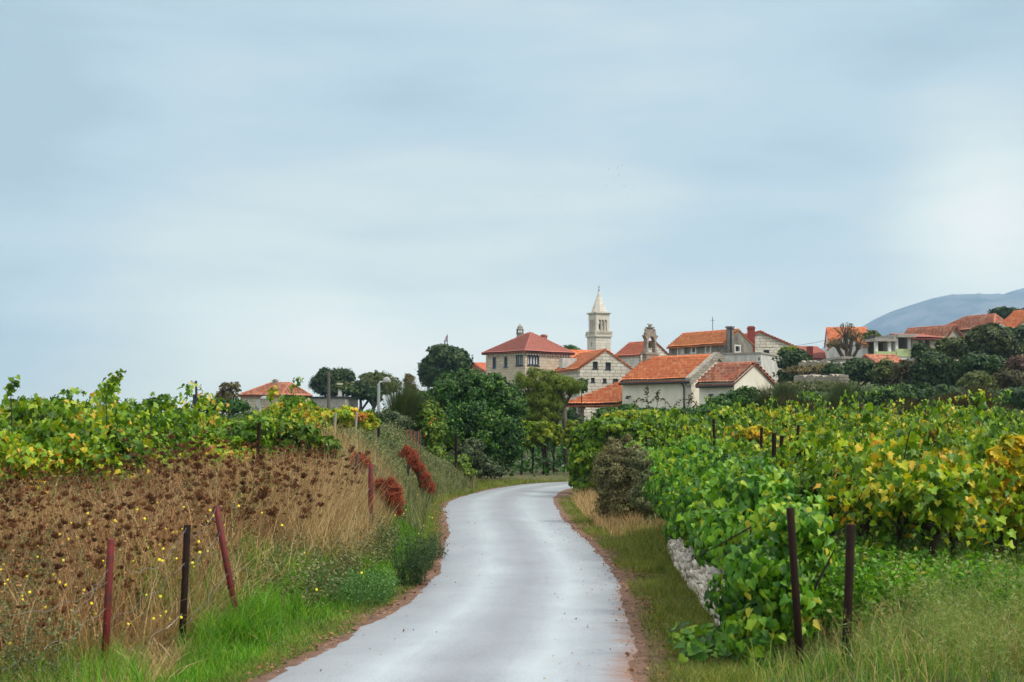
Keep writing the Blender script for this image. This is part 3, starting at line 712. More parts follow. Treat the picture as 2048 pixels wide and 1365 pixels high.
    def hip(s, mat, ze, zr, oh=.35, r0=None, r1=None, axis='a', caps=None, **k):
        La, Lb = s.La, s.Lb; u = .04
        a, b, c, d = (-oh, -oh, ze), (La + oh, -oh, ze), (La + oh, Lb + oh, ze), (-oh, Lb + oh, ze)
        if axis == 'a':
            p, q = (r0 if r0 is not None else La * .4, Lb / 2, zr), (r1 if r1 is not None else La * .6, Lb / 2, zr)
            pl = [(a, b, q, p), (b, c, q, q), (c, d, p, q), (d, a, p, p)]; rg = [(p, q), (a, p), (b, q), (c, q), (d, p)]
        else:
            p, q = (La / 2, r0 if r0 is not None else Lb * .4, zr), (La / 2, r1 if r1 is not None else Lb * .6, zr)
            pl = [(a, b, p, p), (b, c, q, p), (c, d, q, q), (d, a, p, q)]; rg = [(p, q), (a, p), (b, p), (c, q), (d, q)]
        return roof_mesh('roof', pl, mat, s.root, ridges=rg, **k)
    def chimney(s, parent, a, b, z0, z1, w_=.5, mat=REDBRICK, d_=None):
        mb = MB(); d_ = d_ or w_
        mb.box(a - w_ / 2, a + w_ / 2, b - d_ / 2, b + d_ / 2, z0, z1 - .12); mb.box(a - w_ / 2 - .06, a + w_ / 2 + .06, b - d_ / 2 - .06, b + d_ / 2 + .06, z1 - .12, z1)
        mb.box(a - w_ / 2 + .06, a + w_ / 2 - .06, b - d_ / 2 + .06, b + d_ / 2 - .06, z1, z1 + .1)
        return mb.build('chimney', mat, parent)

# ---- large hipped stone house
h = House('stone_house', 'large two-storey stone house with dull red hipped roof and blue windows', 1050, 152, 43, 1141, 972)
h.Lb = h.solve(h.B, 972)
for x0, x1, y0, y1 in ((985, 992, 715, 736), (1008, 1015, 714, 734.5)): h.win('B', x0, x1, y0, y1, BLUEFR, GLASS, 'single')
h.win('B', 1031.5, 1046, 711, 731.5, DARKFR, CURTAIN, 'wide'); h.win('A', 1055, 1078.5, 711, 731.5, DARKFR, CURTAIN, 'wide')
ze = h.z(703.5); zr = Z(669, 158) - h.zg
h.walls(ASHLAR, ze)
rf = h.hip(TILE_P, ze, zr, oh=.35, axis='b', r0=h.Lb * .42, r1=h.Lb * .5, per=.3, row=.4)
mb = MB()
for k in range(int(h.La / .4)): mb.box(.1 + k * .4, .28 + k * .4, -.22, -.004, ze - .34, ze - .138)
mb.box(-.06, h.La, -.06, -.003, ze - .14, ze - .02); mb.box(-.06, -.003, -.003, h.Lb, ze - .14, ze - .02)
for k in range(int(h.Lb / .4)): mb.box(-.22, -.004, .1 + k * .4, .28 + k * .4, ze - .34, ze - .138)
mb.build('eave_brackets', STONETRIM, h.root)
h.chimney(rf, h.La * .80, h.Lb * .45, ze + .6, ze + 2.1, .55, TERRAC)
# ---- lower wing with the red roof, left of it
h2 = House('red_roofed_house', 'low house with red hipped roof half hidden behind the dark round tree', 978, 172, 12, 1010, 925)
h2.walls(WHITEPL, h2.z(745)); h2.hip(TILE_R, h2.z(745), Z(723, 175) - h2.zg, axis='a', r0=-.2, r1=h2.La * .8)
# ---- pale stone gabled house
h = House('stone_house', 'pale ashlar gabled house with two small square attic windows', 1160, 146, 14, 1263, 1120, Lb=9.5)
ze = h.z(736); apx = h.solve(h.A, 1213); zr = Z(701, h.depth('A', apx)) - h.zg
for q in ((1185.5, 1196, 723.5, 737.5), (1211, 1222, 725, 739)): h.win('A', *q, DARKFR, DARKIN, 'bare')
for q in ((1182, 1189.5, 756, 764), (1206, 1213, 757, 765), (1226, 1237, 758, 766)): h.win('A', *q, DARKFR, DARKIN, 'bare')
h.walls(PALEST, ze, gable='A', zr=zr); rf = h.gableA(TILE_O, ze, zr, oh=.25, ohg=.06)
mb = MB()
mb.box(-.1, -.003, 0, 9.5, ze - .2, ze - .08)
for k in range(24): mb.box(-.2, -.004, .05 + k * .4, .25 + k * .4, ze - .36, ze - .198)
mb.build('eave_brackets', STONETRIM, h.root)
mb = MB()   # small grey dormer wall on the left slope
mb.box(-.3, 1.3, 5.4, 6.6, ze + .2, ze + 1.25); mb.build('dormer', PALEREND, rf)
# ---- wing behind it
h3 = House('red_roofed_house', 'orange-tiled house wing squeezed between the hipped house and the bell tower', 1150, 160, 14, 1240, 1118, Lb=8)
h3.walls(PALEST, h3.z(722), gable='B', zr=Z(703, 164) - h3.zg); h3.gableB(TILE_O, h3.z(722), Z(703, 164) - h3.zg)
# ---- shuttered house right of the tower
h = House('stone_house', 'narrow house with pale blue shutters behind the chapel belfry', 1281, 176, 36, 1339, 1230)
ze = h.z(709); mid = h.La / 2; zr = Z(684, 176 + mid * .6) - h.zg
h.win('B', 1253, 1260, 722, 733, WHITEFR, SHUTB, 'shut'); h.win('B', 1268, 1277, 719, 735, WHITEFR, SHUTB, 'shut'); h.win('A', 1284.5, 1292, 719, 731, WHITEFR, SHUTB, 'shut')
h.walls(PALEST, ze, gable='A', zr=zr); h.gableA(TILE_R, ze, zr, oh=.2)
mb = MB(); mb.tube([(-.1, -.1, ze), (-.1, -.1, 0)], .07, 6); mb.build('downpipe', DARKPIPE, h.root)
# ---- stained grey house with bright orange roof
h = House('old_house', 'stained grey stone house with bright orange roof and tall grey chimney', 1450, 142, 36, 1506, 1338)
ze = h.z(685.5); mid = h.La / 2; zr = Z(661, 142 + mid * .59) - h.zg
h.win('B', 1357.5, 1366.5, 697, 712, WHITEFR, WHITEFR, 'proud'); h.win('B', 1384.5, 1391, 696.5, 705.5, WHITEFR, DARKIN, 'proud'); h.win('B', 1413, 1421, 692, 706, WHITEFR, RUSTSH, 'proud')
h.win('A', 1471, 1479.5, 693, 703.5, WHITEFR, DARKIN, 'proud')
h.walls(GREYPL, ze, gable='A', zr=zr); rf = h.gableA(TILE_L, ze, zr, oh=.3, ohg=.05)
a0 = h.solve(h.A, 1457); mb = MB()
ch = MB(); zt = h.z(656); ch.box(a0 - .28, a0 + .28, -.5, -.01, ze - 1.9, zt); ch.box(a0 - .36, a0 + .36, -.58, .07, zt, zt + .14); ch.build('chimney', GREYPL, h.root)
# antenna on its roof and the dark pole against the wall
ax_ = X(1427, 150); mb = MB(); mb.tube([(0, 0, 0), (0, 0, 2.3)], .035, 5); mb.tube([(-.25, 0, 1.9), (.25, 0, 1.9)], .02, 4)
tag(mb.build('antenna', DARKPIPE, None, (ax_, 150, Z(668, 150) - .5)), 'thin aerial rising from the bright orange roof', 'antenna')
D_ = 140.5; mb = MB(); mb.tube([(0, 0, 0), (0, 0, Z(653, D_) - Z(712, D_))], [.13, .09], 8); mb.box(-.35, .35, -.05, .05, 2.6, 2.7)
tag(mb.build('utility_pole', DARKPIPE, None, (X(1463.5, D_), D_, Z(712, D_))), 'dark pole rising in front of the grey gable', 'pole')
# ---- patchy white flat building in front of it
h = House('flat_roofed_building', 'patchy white flat-roofed building with one tiny window above the chapel annex', 1523, 133, 64, 1556, 1366)
ze = h.z(708); h.win('B', 1516.3, 1520.2, 715.5, 722, WHITEFR, DARKIN, 'proud')
h.walls(PALEREND, ze); mb = MB(); mb.box(-.08, h.La + .08, -.08, h.Lb + .08, ze + .003, ze + .16); mb.build('roof', CONCRETE, h.root)
# ---- cream gabled house
h = House('white_house', 'white stone gabled house behind the tall red chimney', 1449, 168, 8, 1594, 1420, Lb=12)
ze = h.z(694); zr = Z(664.5, 169) - h.zg; h.win('A', 1528, 1539.5, 700.5, 708, DARKFR, DARKIN, 'bare')
h.walls(PALEST, ze, gable='A', zr=zr); rf = h.gableA(TILE_R, ze, zr, oh=.3, ohg=.2)
h.chimney(rf, h.solve(h.A, 1538), 2.5, ze, h.z(660.5), .42, REDBRICK)
# ---- tall red chimney stack between them
D_ = 146; mb = MB(); wz = 13 / F * D_; z1 = Z(653, D_); zb = G(X(1504, D_), D_); zt = z1 - zb
mb.box(-wz / 2, wz / 2, -.35, .35, -.3, zt - .28); mb.box(-wz / 2 - .05, wz / 2 + .05, -.4, .4, zt - .28, zt - .12); mb.box(-wz / 2 + .04, wz / 2 - .04, -.3, .3, zt - .12, zt)
tag(mb.build('chimney_stack', REDBRICK, None, (X(1504, D_), D_, zb)), 'tall dark red chimney stack beside the grey gable', 'chimney')
# ---- bell tower of the church
def tower():
    D = 240; th = R(27); C = P(1192, 700, D); g = G(C.x, D); zg = g - .5
    root = empty('bell_tower', (C.x, C.y, zg), 'square limestone church bell tower with arched belfry and pointed spire', 'bell tower', None, th)
    s = 2.95; z = lambda py: Z(py, D + 1.5) - zg
    mb = MB(); mb.box(0, s, 0, s, -1, z(674)); mb.build('wall', TOWERST, root)
    mb = MB(); mb.box(-.03, -.004, 1.3, 1.5, z(693), z(685)); mb.build('slit_window', DARKIN, root)
    mb = MB(); mb.box(-.2, s + .2, -.2, s + .2, z(674) + .003, z(671)); mb.box(-.1, s + .14, -.14, s + .14, z(675.5), z(674)); mb.build('cornice', STONETRIM, root)
    # balustrade
    mb = MB(); z0, z1 = z(671) + .003, z(664.8)
    for k in range(9):
        t = -.08 + k * (s + .16) / 8
        for q in ((t, -.1), (t, s + .1), (-.1, t), (s + .1, t)): mb.lathe((q[0], q[1], z0), [(.05, 0), (.075, .12), (.045, .2), (.07, (z1 - z0) * .5), (.045, z1 - z0 - .1), (.06, z1 - z0)], 6)
    for q in ((-.1, -.1), (s + .1, -.1), (-.1, s + .1), (s + .1, s + .1)): mb.box(q[0] - .11, q[0] + .11, q[1] - .11, q[1] + .11, z0, z1 + .02)
    for a, b, c, d in ((-.2, s + .2, -.2, 0), (-.2, s + .2, s, s + .2), (-.2, 0, 0, s), (s, s + .2, 0, s)): mb.box(a, b, c, d, z1 + .02, z1 + .14)
    mb.build('balustrade', STONETRIM, root)
    # belfry: four walls of three arches
    i = .18; w_ = s - 2 * i; zb, zt = z(671) + .003, z(629); a0, a1 = z(665), z(640); dp = .34
    mb = MB(); holes = []
    aw = .46; gap = .13; tot = 3 * aw + 2 * gap; st = (w_ - tot) / 2
    for k in range(3):
        c = st + aw / 2 + k * (aw + gap); r = aw / 2
        holes.append([(c - r, a0), (c + r, a0)] + [(c + r * math.cos(t), a1 - r + r * math.sin(t)) for t in np.linspace(0, math.pi, 9)])
    out = [(0, zb), (w_, zb), (w_, zt), (0, zt)]
    fns = [lambda u, v, d: (i + u, i + d, v), lambda u, v, d: (i + u, s - i - d, v), lambda u, v, d: (i + d, i + u, v), lambda u, v, d: (s - i - d, i + u, v)]
    for kf, fn in enumerate(fns):
        fl = kf in (1, 2)
        mb.poly(out, holes, lambda u, v: fn(u, v, 0), flip=fl); mb.poly([(dp, zb), (w_ - dp, zb), (w_ - dp, zt), (dp, zt)], holes, lambda u, v: fn(u, v, dp), flip=not fl)
        for hh in holes:
            for k in range(len(hh)):
                a, b = hh[k], hh[(k + 1) % len(hh)]; mb.face([fn(*a, 0), fn(*b, 0), fn(*b, dp), fn(*a, dp)])
    mb.build('belfry', STONETRIM, root)
    for k in range(2):
        t = i + st + aw + gap / 2 + k * (aw + gap)
        for q in ((t, i - .03), (t, s - i + .03), (i - .03, t), (s - i + .03, t)):
            mb = MB(); mb.lathe((q[0], q[1], a0), [(.1, 0), (.1, .1), (.06, .14), (.055, a1 - a0 - .5), (.1, a1 - a0 - .38), (.1, a1 - a0 - .26)], 8); mb.build('colonnette', STONETRIM, root)
    mb = MB(); mb.lathe((s / 2, s / 2, a0 + .55), [(.42, 0), (.34, .15), (.27, .5), (.2, .72), (.05, .8)], 14); mb.tube([(i + dp, s / 2, a0 + 1.4), (s - i - dp, s / 2, a0 + 1.4)], .07, 6); mb.build('bell', BRONZE, root)
    mb = MB(); mb.box(0, s, 0, s, zt + .003, zt + .16); mb.box(-.1, s + .1, -.1, s + .1, zt + .16, zt + .28); mb.build('cornice', STONETRIM, root)
    zs = zt + .283; ztop = z(582); hs = ztop - zs
    mb = MB(); prof = [(1.32, 0)] + [(1.32 * (1 - k / 12.0) + .06, hs * k / 12.0) for k in range(1, 13)]
    mb.lathe((s / 2, s / 2, zs), prof, 8); sp = mb.build('spire', TOWERST, root)
    mb = MB(); mb.lathe((s / 2, s / 2, ztop), [(.08, 0), (.15, .1), (.08, .22), (.04, .3)], 8); mb.tube([(s / 2, s / 2, ztop + .25), (s / 2, s / 2, ztop + 1.0)], .035, 5)
    mb.box(s / 2 - .2, s / 2 + .2, s / 2 - .03, s / 2 + .03, ztop + .65, ztop + .72); mb.build('cross', DARKPIPE, root)
tower()
# ---- distant church lantern
D_ = 235; c = P(1040, 690, D_); mb = MB(); zz = lambda py: Z(py, D_) - c.z
g0 = G(c.x, D_) - c.z
mb.lathe((0, 0, 0), [(.62, g0), (.62, zz(668)), (.72, zz(667.5)), (.72, zz(666))], 8)
for k in range(8):
    t = 2 * math.pi * k / 8; mb.tube([(.5 * math.cos(t), .5 * math.sin(t), zz(666)), (.5 * math.cos(t), .5 * math.sin(t), zz(660.5))], .09, 6)
mb.lathe((0, 0, zz(660.5)), [(.66, 0), (.66, .12), (.5, .2), (.46, .45), (.3, .7), (.1, .86), (.08, 1.0)], 12)
mb.tube([(0, 0, zz(656)), (0, 0, zz(648.5))], .04, 5); mb.box(-.2, .2, -.03, .03, zz(651.5), zz(650.8))
tag(mb.build('church_lantern', OLDSTONE, None, c), 'small domed stone lantern with a cross peeping over the hipped roof', 'church turret')

# ---- chapel in the middle ground
D_ = 110; h = House('chapel', 'cream chapel with orange tiled roof and stone bell gable', 1383, D_, 45, 1470, 1246, cat='chapel', La=6.6, Lb=7.0)
ze = h.z(757.5); zr = Z(712.5, 112.3) - h.zg
h.walls(CREAMW, ze, gable='A', zr=zr)
La, Lb = h.La, h.Lb; sl = (zr - ze) / (La / 2); oh = .3
a = (-oh, .35, ze - oh * sl + .05); b = (-oh, Lb + .05, ze - oh * sl + .05); c = (La / 2, Lb + .05, zr + .05); d = (La / 2, .35, zr + .05)
e = (La + oh, .35, a[2]); f = (La + oh, Lb + .05, a[2])
rf = roof_mesh('roof', [(b, a, d, c), (e, f, c, d)], TILE_O, h.root, per=.30, row=.48, ridges=[(d, c)], amp=.08, sub=5)
mb = MB()    # stone parapet on the gable
for x0, x1 in ((-.35, La / 2), (La + .35, La / 2)):
    z0 = ze - .35 * sl; pts = [(x0, z0 - .35), (x1, zr - .2), (x1, zr + .32), (x0, z0 + .25)]
    for yy, fl in ((-.22, x0 > x1), (.34, x0 < x1)): mb.poly(pts, [], lambda u, v, yy=yy: (u, yy, v), flip=fl)
    for k in range(4):
        p, q = pts[k], pts[(k + 1) % 4]; mb.face([(p[0], -.22, p[1]), (p[0], .34, p[1]), (q[0], .34, q[1]), (q[0], -.22, q[1])])
mb.build('gable_parapet', RUBBLE, h.root)
mb = MB()    # the stone quoins of the near corner
for k in range(14):
    zq = ze - .55 - k * .42; w_ = .5 if k % 2 else .34; mb.box(-.025, w_, -.025, .84 - w_, zq + .01, zq + .4)
mb.build('quoins', STONETRIM, h.root)
mb = MB(); mb.tube([(-.4, -.1, ze - .28), (-.4, Lb, ze - .28)], .09, 8); mb.build('gutter', DARKPIPE, h.root)
tq = h.solve(h.B, 1369.5); mb = MB(); mb.tube([(-.4, tq, ze - .3), (-.12, tq, ze - .7), (-.12, tq, -.5)], .06, 8)
mb.tube([(-.12, tq, ze - 2.7), (-.14, 0.2, ze - 2.5), (-.15, -.6, ze - 2.0)], .05, 8); mb.build('downpipe', DARKPIPE, h.root)
mb = MB(); mb.box(-.35, -.02, Lb - .9, Lb - .7, ze - 1.35, ze - 1.25); mb.lathe((-.35, Lb - .8, ze - 1.5), [(.14, 0), (.12, .12), (.05, .2)], 8); mb.build('wall_lamp', DARKPIPE, h.root)
# bell gable on the front end
def bellcote():
    root = h; mb = MB(); cy_ = Lb - .25; w2 = .72; t2 = .22; Dq = 112.3 + 3.3
    z = lambda py: Z(py, 114.6) - h.zg
    cx_ = La / 2 - .05; zb = z(738); zt = z(655)
    def sx(wd): return (cx_ - wd, cx_ + wd)
    mb.box(*sx(w2 * 1.05), cy_ - t2, cy_ + t2, zb, z(707)); mb.box(*sx(w2 * 1.22), cy_ - t2 * 1.25, cy_ + t2 * 1.25, z(707) + .003, z(703.5))
    # two piers with a curved outer side and an arch
    r = .42; za, zs = z(703.5) + .006, z(680)
    holes = [[(cx_ - r, za + .05), (cx_ + r, za + .05)] + [(cx_ + r * math.cos(t), zs + r * math.sin(t)) for t in np.linspace(0, math.pi, 11)]]
    zk = z(668)
    out = [(cx_ - .72, za), (cx_ + .72, za), (cx_ + .63, za + .35), (cx_ + .60, zk - .35), (cx_ + .78, zk - .1), (cx_ + .84, zk), (cx_ + .6, zk + .08), (cx_ + .55, zk + .3), (cx_ + .34, zk + .42), (cx_ + .2, zk + .62),
           (cx_ - .2, zk + .62), (cx_ - .34, zk + .42), (cx_ - .55, zk + .3), (cx_ - .6, zk + .08), (cx_ - .84, zk), (cx_ - .78, zk - .1), (cx_ - .60, zk - .35), (cx_ - .63, za + .35)]
    for yy, fl in ((cy_ - t2 * .8, False), (cy_ + t2 * .8, True)): mb.poly(out, holes, lambda u, v: (u, yy, v), flip=fl)
    for ring in [out] + holes:
        for k in range(len(ring)):
            p, q = ring[k], ring[(k + 1) % len(ring)]; mb.face([(p[0], cy_ - t2 * .8, p[1]), (q[0], cy_ - t2 * .8, q[1]), (q[0], cy_ + t2 * .8, q[1]), (p[0], cy_ + t2 * .8, p[1])])
    mb.box(*sx(.28), cy_ - .26, cy_ + .26, zk + .62, zk + .72)
    bc = mb.build('bell_gable', OLDSTONE, h.root)
    for pp in (-.62, .62):
        m2 = MB(); m2.lathe((cx_ + pp * .9, cy_, zk + .1), [(.12, 0), (.15, .1), (.08, .22), (.13, .36), (.05, .5)], 8); m2.build('finial', OLDSTONE, bc)
    m2 = MB(); m2.lathe((cx_, cy_, za + .42), [(.25, 0), (.2, .08), (.16, .3), (.13, .42), (.04, .47)], 14); m2.tube([(cx_ - r, cy_, zs), (cx_ + r, cy_, zs)], .04, 6); m2.tube([(cx_, cy_, za + .85), (cx_, cy_, zs)], .05, 6); m2.tube([(cx_, cy_, za + .3), (cx_, cy_, za + .45)], .03, 6); m2.build('bell', BRONZE, bc)
    m2 = MB(); zc = zk + .72; zt2 = z(645); m2.lathe((cx_, cy_, zc), [(.14, 0), (.16, .12), (.06, .24)], 8); m2.box(cx_ - .045, cx_ + .045, cy_ - .04, cy_ + .04, zc + .2, zt2); zm = zc + .2 + (zt2 - zc - .2) * .66; m2.box(cx_ - .30, cx_ - .048, cy_ - .035, cy_ + .035, zm - .04, zm + .05); m2.box(cx_ + .048, cx_ + .30, cy_ - .035, cy_ + .035, zm - .04, zm + .05); m2.build('cross', OLDSTONE, bc)
bellcote()
chapel = h
# annex
oA = h.root.location + Vector((h.A * .6)) - h.B * .0
h2 = House('chapel_annex', 'low cream annex with short orange roof built onto the chapel gable', 1469, 104.2, 45, 1541, 1392, cat='annex')
ze2 = h2.z(764.4); zr2 = Z(728, 106.2) - h2.zg
h2.Lb = h2.solve(h2.B, 1398); h2.La = 5.0
h2.walls(CREAMW, ze2, gable='A', zr=zr2); h2.gableA(TILE_M, ze2, zr2, oh=.28, ohg=.15, per=.30, row=.48, amp=.08, sub=5)
mb = MB(); mb.tube([(-.36, -.15, ze2 - .3), (-.36, h2.Lb, ze2 - .3)], .09, 8); mb.build('gutter', DARKPIPE, h2.root)
mb = MB(); tq = h2.solve(h2.B, 1424); mb.box(-.3, -.02, tq - .1, tq + .1, ze2 - .95, ze2 - .85); mb.lathe((-.32, tq, ze2 - 1.05), [(.16, 0), (.1, .1), (.04, .16)], 8); mb.build('wall_lamp', DARKPIPE, h2.root)
# porch
def porch():
    h = chapel; zg = h.zg; Cp = h.C + h.B * 13.1
    root = empty('chapel_porch', (Cp.x, Cp.y, zg), 'open porch with sloping orange tiled roof in front of the chapel', 'porch', None, R(45))
    ze = Z(811.5, Cp.y) - zg; zr = Z(764, 119) - zg; u = 0
    Lp = 6.0; La_ = 6.6; o = .25
    a, b, c, d = (-o, -Lp + .04, ze), (-o, o, ze), (La_ + o, o, ze), (La_ + o, -Lp + .04, ze)
    p, q = (La_ / 2, -Lp + .04, zr), (La_ / 2, -3.3, zr)
    k = .04
    rf = roof_mesh('roof', [(b, a, p, q), (c, b, q, q), (d, c, q, p)], TILE_O, root, per=.30, row=.48, ridges=[(b, q), (c, q), (p, q)], amp=.08, sub=5)
    for (x0, y0) in ((.35, -.9), (.35, -4.2), (5.9, -.9)):
        mb = MB(); mb.box(x0 - .38, x0 + .38, y0 - .38, y0 + .38, -.4, ze - .32); mb.box(x0 - .46, x0 + .46, y0 - .46, y0 + .46, ze - .32, ze - .14); mb.build('pillar', PALEST, root)
    mb = MB(); mb.box(0.05, .25, -Lp + .1, .1, ze - .137, ze - .0 - .05); mb.build('beam', POLEW, root)
porch()
# ---- left hand house
h = House('stone_house', 'long low stone house with faded orange hipped roof and white shutters', 561, 142, 62, 619, 481, cat='house')
h.Lb = h.solve(h.B, 481)
ze = h.z(791); zr = Z(768, 146) - h.zg
h.win('B', 492, 499, 800, 814, WHITEFR, SHUTB, 'shut'); h.win('B', 512, 519, 800, 814, WHITEFR, SHUTB, 'shut')
h.walls(ASHLAR, ze); rf = h.hip(TILE_M, ze, zr, oh=.2, axis='b', r0=h.Lb * .12, r1=h.Lb * .62)
h.chimney(rf, h.La * .5, h.Lb * .5, zr - .4, zr + .35, .4, CONCRETE)
# ---- flat outbuilding with vent pipe
h = House('flat_roofed_building', 'low grey flat-roofed outbuilding beside the left stone house', 690, 138, 78, 694, 619, cat='outbuilding', La=4)
ze = h.z(797); h.walls(CONCRETE, ze); mb = MB(); mb.box(-.1, 4.1, -.1, h.Lb + .1, ze + .003, ze + .18); mb.build('roof', DARKPIPE, h.root)
tb = h.solve(h.B, 677.5); mb = MB(); mb.box(.3, .65, tb - .17, tb + .17, ze + .18, h.z(769.5)); mb.box(.22, .73, tb - .26, tb + .26, h.z(769.5) + .003, h.z(766.8)); mb.build('chimney', WHITEPL, h.root)
mb = MB(); mb.box(0, 2.2, 0, 2.2, 0, 1.0); mb.box(-.15, 2.35, -.15, 2.35, 1.0, 1.12)
# ---- low red roof with brick chimney (right of the shrubs)
h = House('red_roofed_house', 'small low red roof with a brick chimney in front of the distant ridge', 1606, 182, 10, 1661, 1600, Lb=7)
h.walls(WHITEPL, h.z(719)); rf = h.hip(TILE_P, h.z(718), Z(694, 185) - h.zg, axis='a', r0=.5, r1=h.La * .9)
h.chimney(h.root, h.solve(h.A, 1618), -.4, h.z(722), h.z(694.5), .62, REDBRICK)
# ---- house behind the bare tree
h = House('white_house', 'white house with orange roof behind the bare autumn tree', 1661, 178, -7, 1738, 1656)
h.Lb = 5.5; ze = h.z(686); h.win('A', 1668, 1673, 698, 706, WHITEFR, DARKIN, 'proud'); h.walls(WHITEPL, ze, gable='B', zr=Z(659, 182) - h.zg); h.gableB(TILE_O, ze, Z(659, 182) - h.zg)
# ---- house with the pale green loggia
def loggia():
    D = 132; h = House('terrace_house', 'house with open concrete loggia and pale green parapet', 1754, D, 14, 1831, 1727, Lb=7)
    zg = h.zg; r = h.root; La = h.La
    zfl = h.z(698); zc1 = h.z(683); zc2 = h.z(674.5); zpt = h.z(698.5); zpb = h.z(713); xm = h.solve(h.A, 1794)
    mb = MB(); mb.box(0, La, 0, 6.4, -1, zpb); mb.build('lower_wall', PALEREND, r)
    mb = MB(); mb.box(0, La, 0, .12, zpb + .003, h.z(703)); mb.box(xm, La, -.06, .0 - .003, zpb, h.z(697.5)); mb.build('parapet', GREENPL, r)
    for t in (0.16, h.solve(h.A, 1782), xm + .12, h.solve(h.A, 1822), La - .14):
        mb = MB(); mb.box(t - .14, t + .14, .0 + .125, .4, zpb + .003, zc1 if t < xm else zc2); mb.build('column', WHITEPL, r)
    mb = MB(); mb.box(-.15, xm, -.2, 6.4, zc1 + .003, zc1 + .28); mb.box(xm + .01, La + .2, -.3, 6.4, zc2 + .003, zc2 + .3); mb.build('slab', CONCRETE, r)
    mb = MB(); mb.box(.02, La, 2.4, 2.6, zpb + .003, zc1); mb.build('back_wall', OLIVEW, r)
    mb = MB(); mb.box(xm - .1, xm + .1, .5, 2.38, zpb + .003, zc1 - .02); mb.build('dividing_wall', WHITEPL, r)
    # left tiled part
    k = House('grey_block_house', 'grey block-walled house with orange roof adjoining the green loggia', 1727.5, D + 1.2, 14, 1752, 1723, Lb=7); k.La = (h.C - k.C).dot(h.A) - .05
    k.walls(PALEREND, k.z(690.5), gable='B', zr=Z(670, D + 5) - k.zg); k.gableB(TILE_L, k.z(690), Z(670, D + 5) - k.zg, ohg=.02)
    k2 = MB(); a = h.solve(h.A, 1778); k2.box(a - .25, a + .25, 3, 3.5, zc1 + .3, h.z(667.5)); k2.build('chimney', DARKPIPE, r)
    # arched wall to the right
    q = House('arched_house', 'brown-roofed house with two dark arches right of the green loggia', 1833, D + .5, 20, 1893, 1830, Lb=7)
    q.win('A', 1838.5, 1846.5, 679, 697, STONETRIM, DARKIN, 'bare', dp=.5, arch=True); q.win('A', 1852, 1861.5, 679, 697, STONETRIM, DARKIN, 'bare', dp=.5, arch=True)
    q.walls(PALEPLASTER2, q.z(677), gable='B', zr=Z(671, D + 4) - q.zg); q.gableB(TILE_P, q.z(677), Z(671, D + 4) - q.zg)
OLIVEW = plain("olive_plaster", (.17, .16, .08), .9, .2, 2, bs=.2); PALEPLASTER2 = plain("weathered_beige_plaster", (.36, .32, .27), .9, .35, 1.5, bs=.3)
loggia()
h = House('long_roofed_house', 'house with long mottled red roof and brown gable above the arches', 1895, 146, 33, 1925, 1806, cat='house')
ze = h.z(673); h.walls(PALEPLASTER2, ze, gable='A', zr=Z(654.5, 148) - h.zg); h.gableA(TILE_M, ze, Z(654.5, 148) - h.zg, ohg=.3)
h = House('long_roofed_house', 'largest mottled red hipped roof on the hill below the dark pines', 1990, 162, 30, 2022, 1872, cat='house')
ze = h.z(657); h.walls(PALEPLASTER2, ze); h.hip(TILE_M, ze, Z(633, 166) - h.zg, axis='b', r0=h.Lb * .1, r1=h.Lb * .6)
h = House('red_roofed_house', 'red tiled house at the right edge above the dark hedge', 2036, 150, 24, 2110, 1994, cat='house')
ze = h.z(655); h.walls(PALEPLASTER2, ze, gable='A', zr=Z(627, 155) - h.zg); h.gableA(TILE_O, ze, Z(627, 155) - h.zg)
mb = MB(); mb.lathe((0, 0, 0), [(.05, 0), (.3, .06), (.42, .14), (.44, .15)], 14); ob = mb.build('satellite_dish', LAMPW, None, P(2001, 657.5, 146)); ob.rotation_euler = (R(70), 0, R(-20)); tag(ob, 'white satellite dish at the left end of the hedge', 'satellite dish')
# ---- low canopy and small red roof below the loggia
h = House('flat_roofed_building', 'low white flat canopy building below the grey block house', 1690, 124, 6, 1766, 1686, cat='outbuilding', Lb=5)
ze = h.z(718); h.walls(WHITEPL, ze); mb = MB(); mb.box(-.3, h.La + .3, -.3, h.Lb, ze + .003, ze + .2); mb.build('roof', CONCRETE, h.root)
h = House('shed', 'small shed with faded red roof below the green parapet', 1756, 118, 12, 1812, 1748, cat='shed', Lb=4)
ze = h.z(727); h.walls(RUBBLE, ze, gable='B', zr=Z(714, 121) - h.zg); h.gableB(TILE_M, ze, Z(714, 121) - h.zg)
# ---- dry stone walls on the slope
def rubble_wall(px0, px1, D0, D1, py0, py1, hpx, label):
    a, b = P(px0, py0, D0), P(px1, py1, D1); n = 24; mb = MB(); d = (b - a)
    nrm = Vector((-d.y, d.x, 0)).normalized() * .35; top = []; bot = []
    for k in range(n + 1):
        q = a + d * k / n; q.z += random.uniform(-.14, .1); top.append(q); bot.append(Vector((q.x, q.y, min(G(q.x, q.y) - .3, q.z - hpx / F * q.y))))
    o = a.copy(); o.z = bot[0].z
    for k in range(n):
        t0, t1, b0, b1 = top[k] - o, top[k + 1] - o, bot[k] - o, bot[k + 1] - o
        mb.face([b0 - nrm, b1 - nrm, t1 - nrm, t0 - nrm]); mb.face([t0 - nrm, t1 - nrm, t1 + nrm, t0 + nrm]); mb.face([b1 + nrm, b0 + nrm, t0 + nrm, t1 + nrm])
    for k in (0, n): mb.face([bot[k] - o - nrm, top[k] - o - nrm, top[k] - o + nrm, bot[k] - o + nrm])
    tag(mb.build('stone_wall', RUBBLE, None, o), label, 'stone wall')
rubble_wall(1596, 1688, 104, 98, 753, 750, 26, 'rough grey field wall below the dark green shrubs')
rubble_wall(1600, 1690, 112, 110, 723, 725, 12, 'low terrace wall under the small red roof')
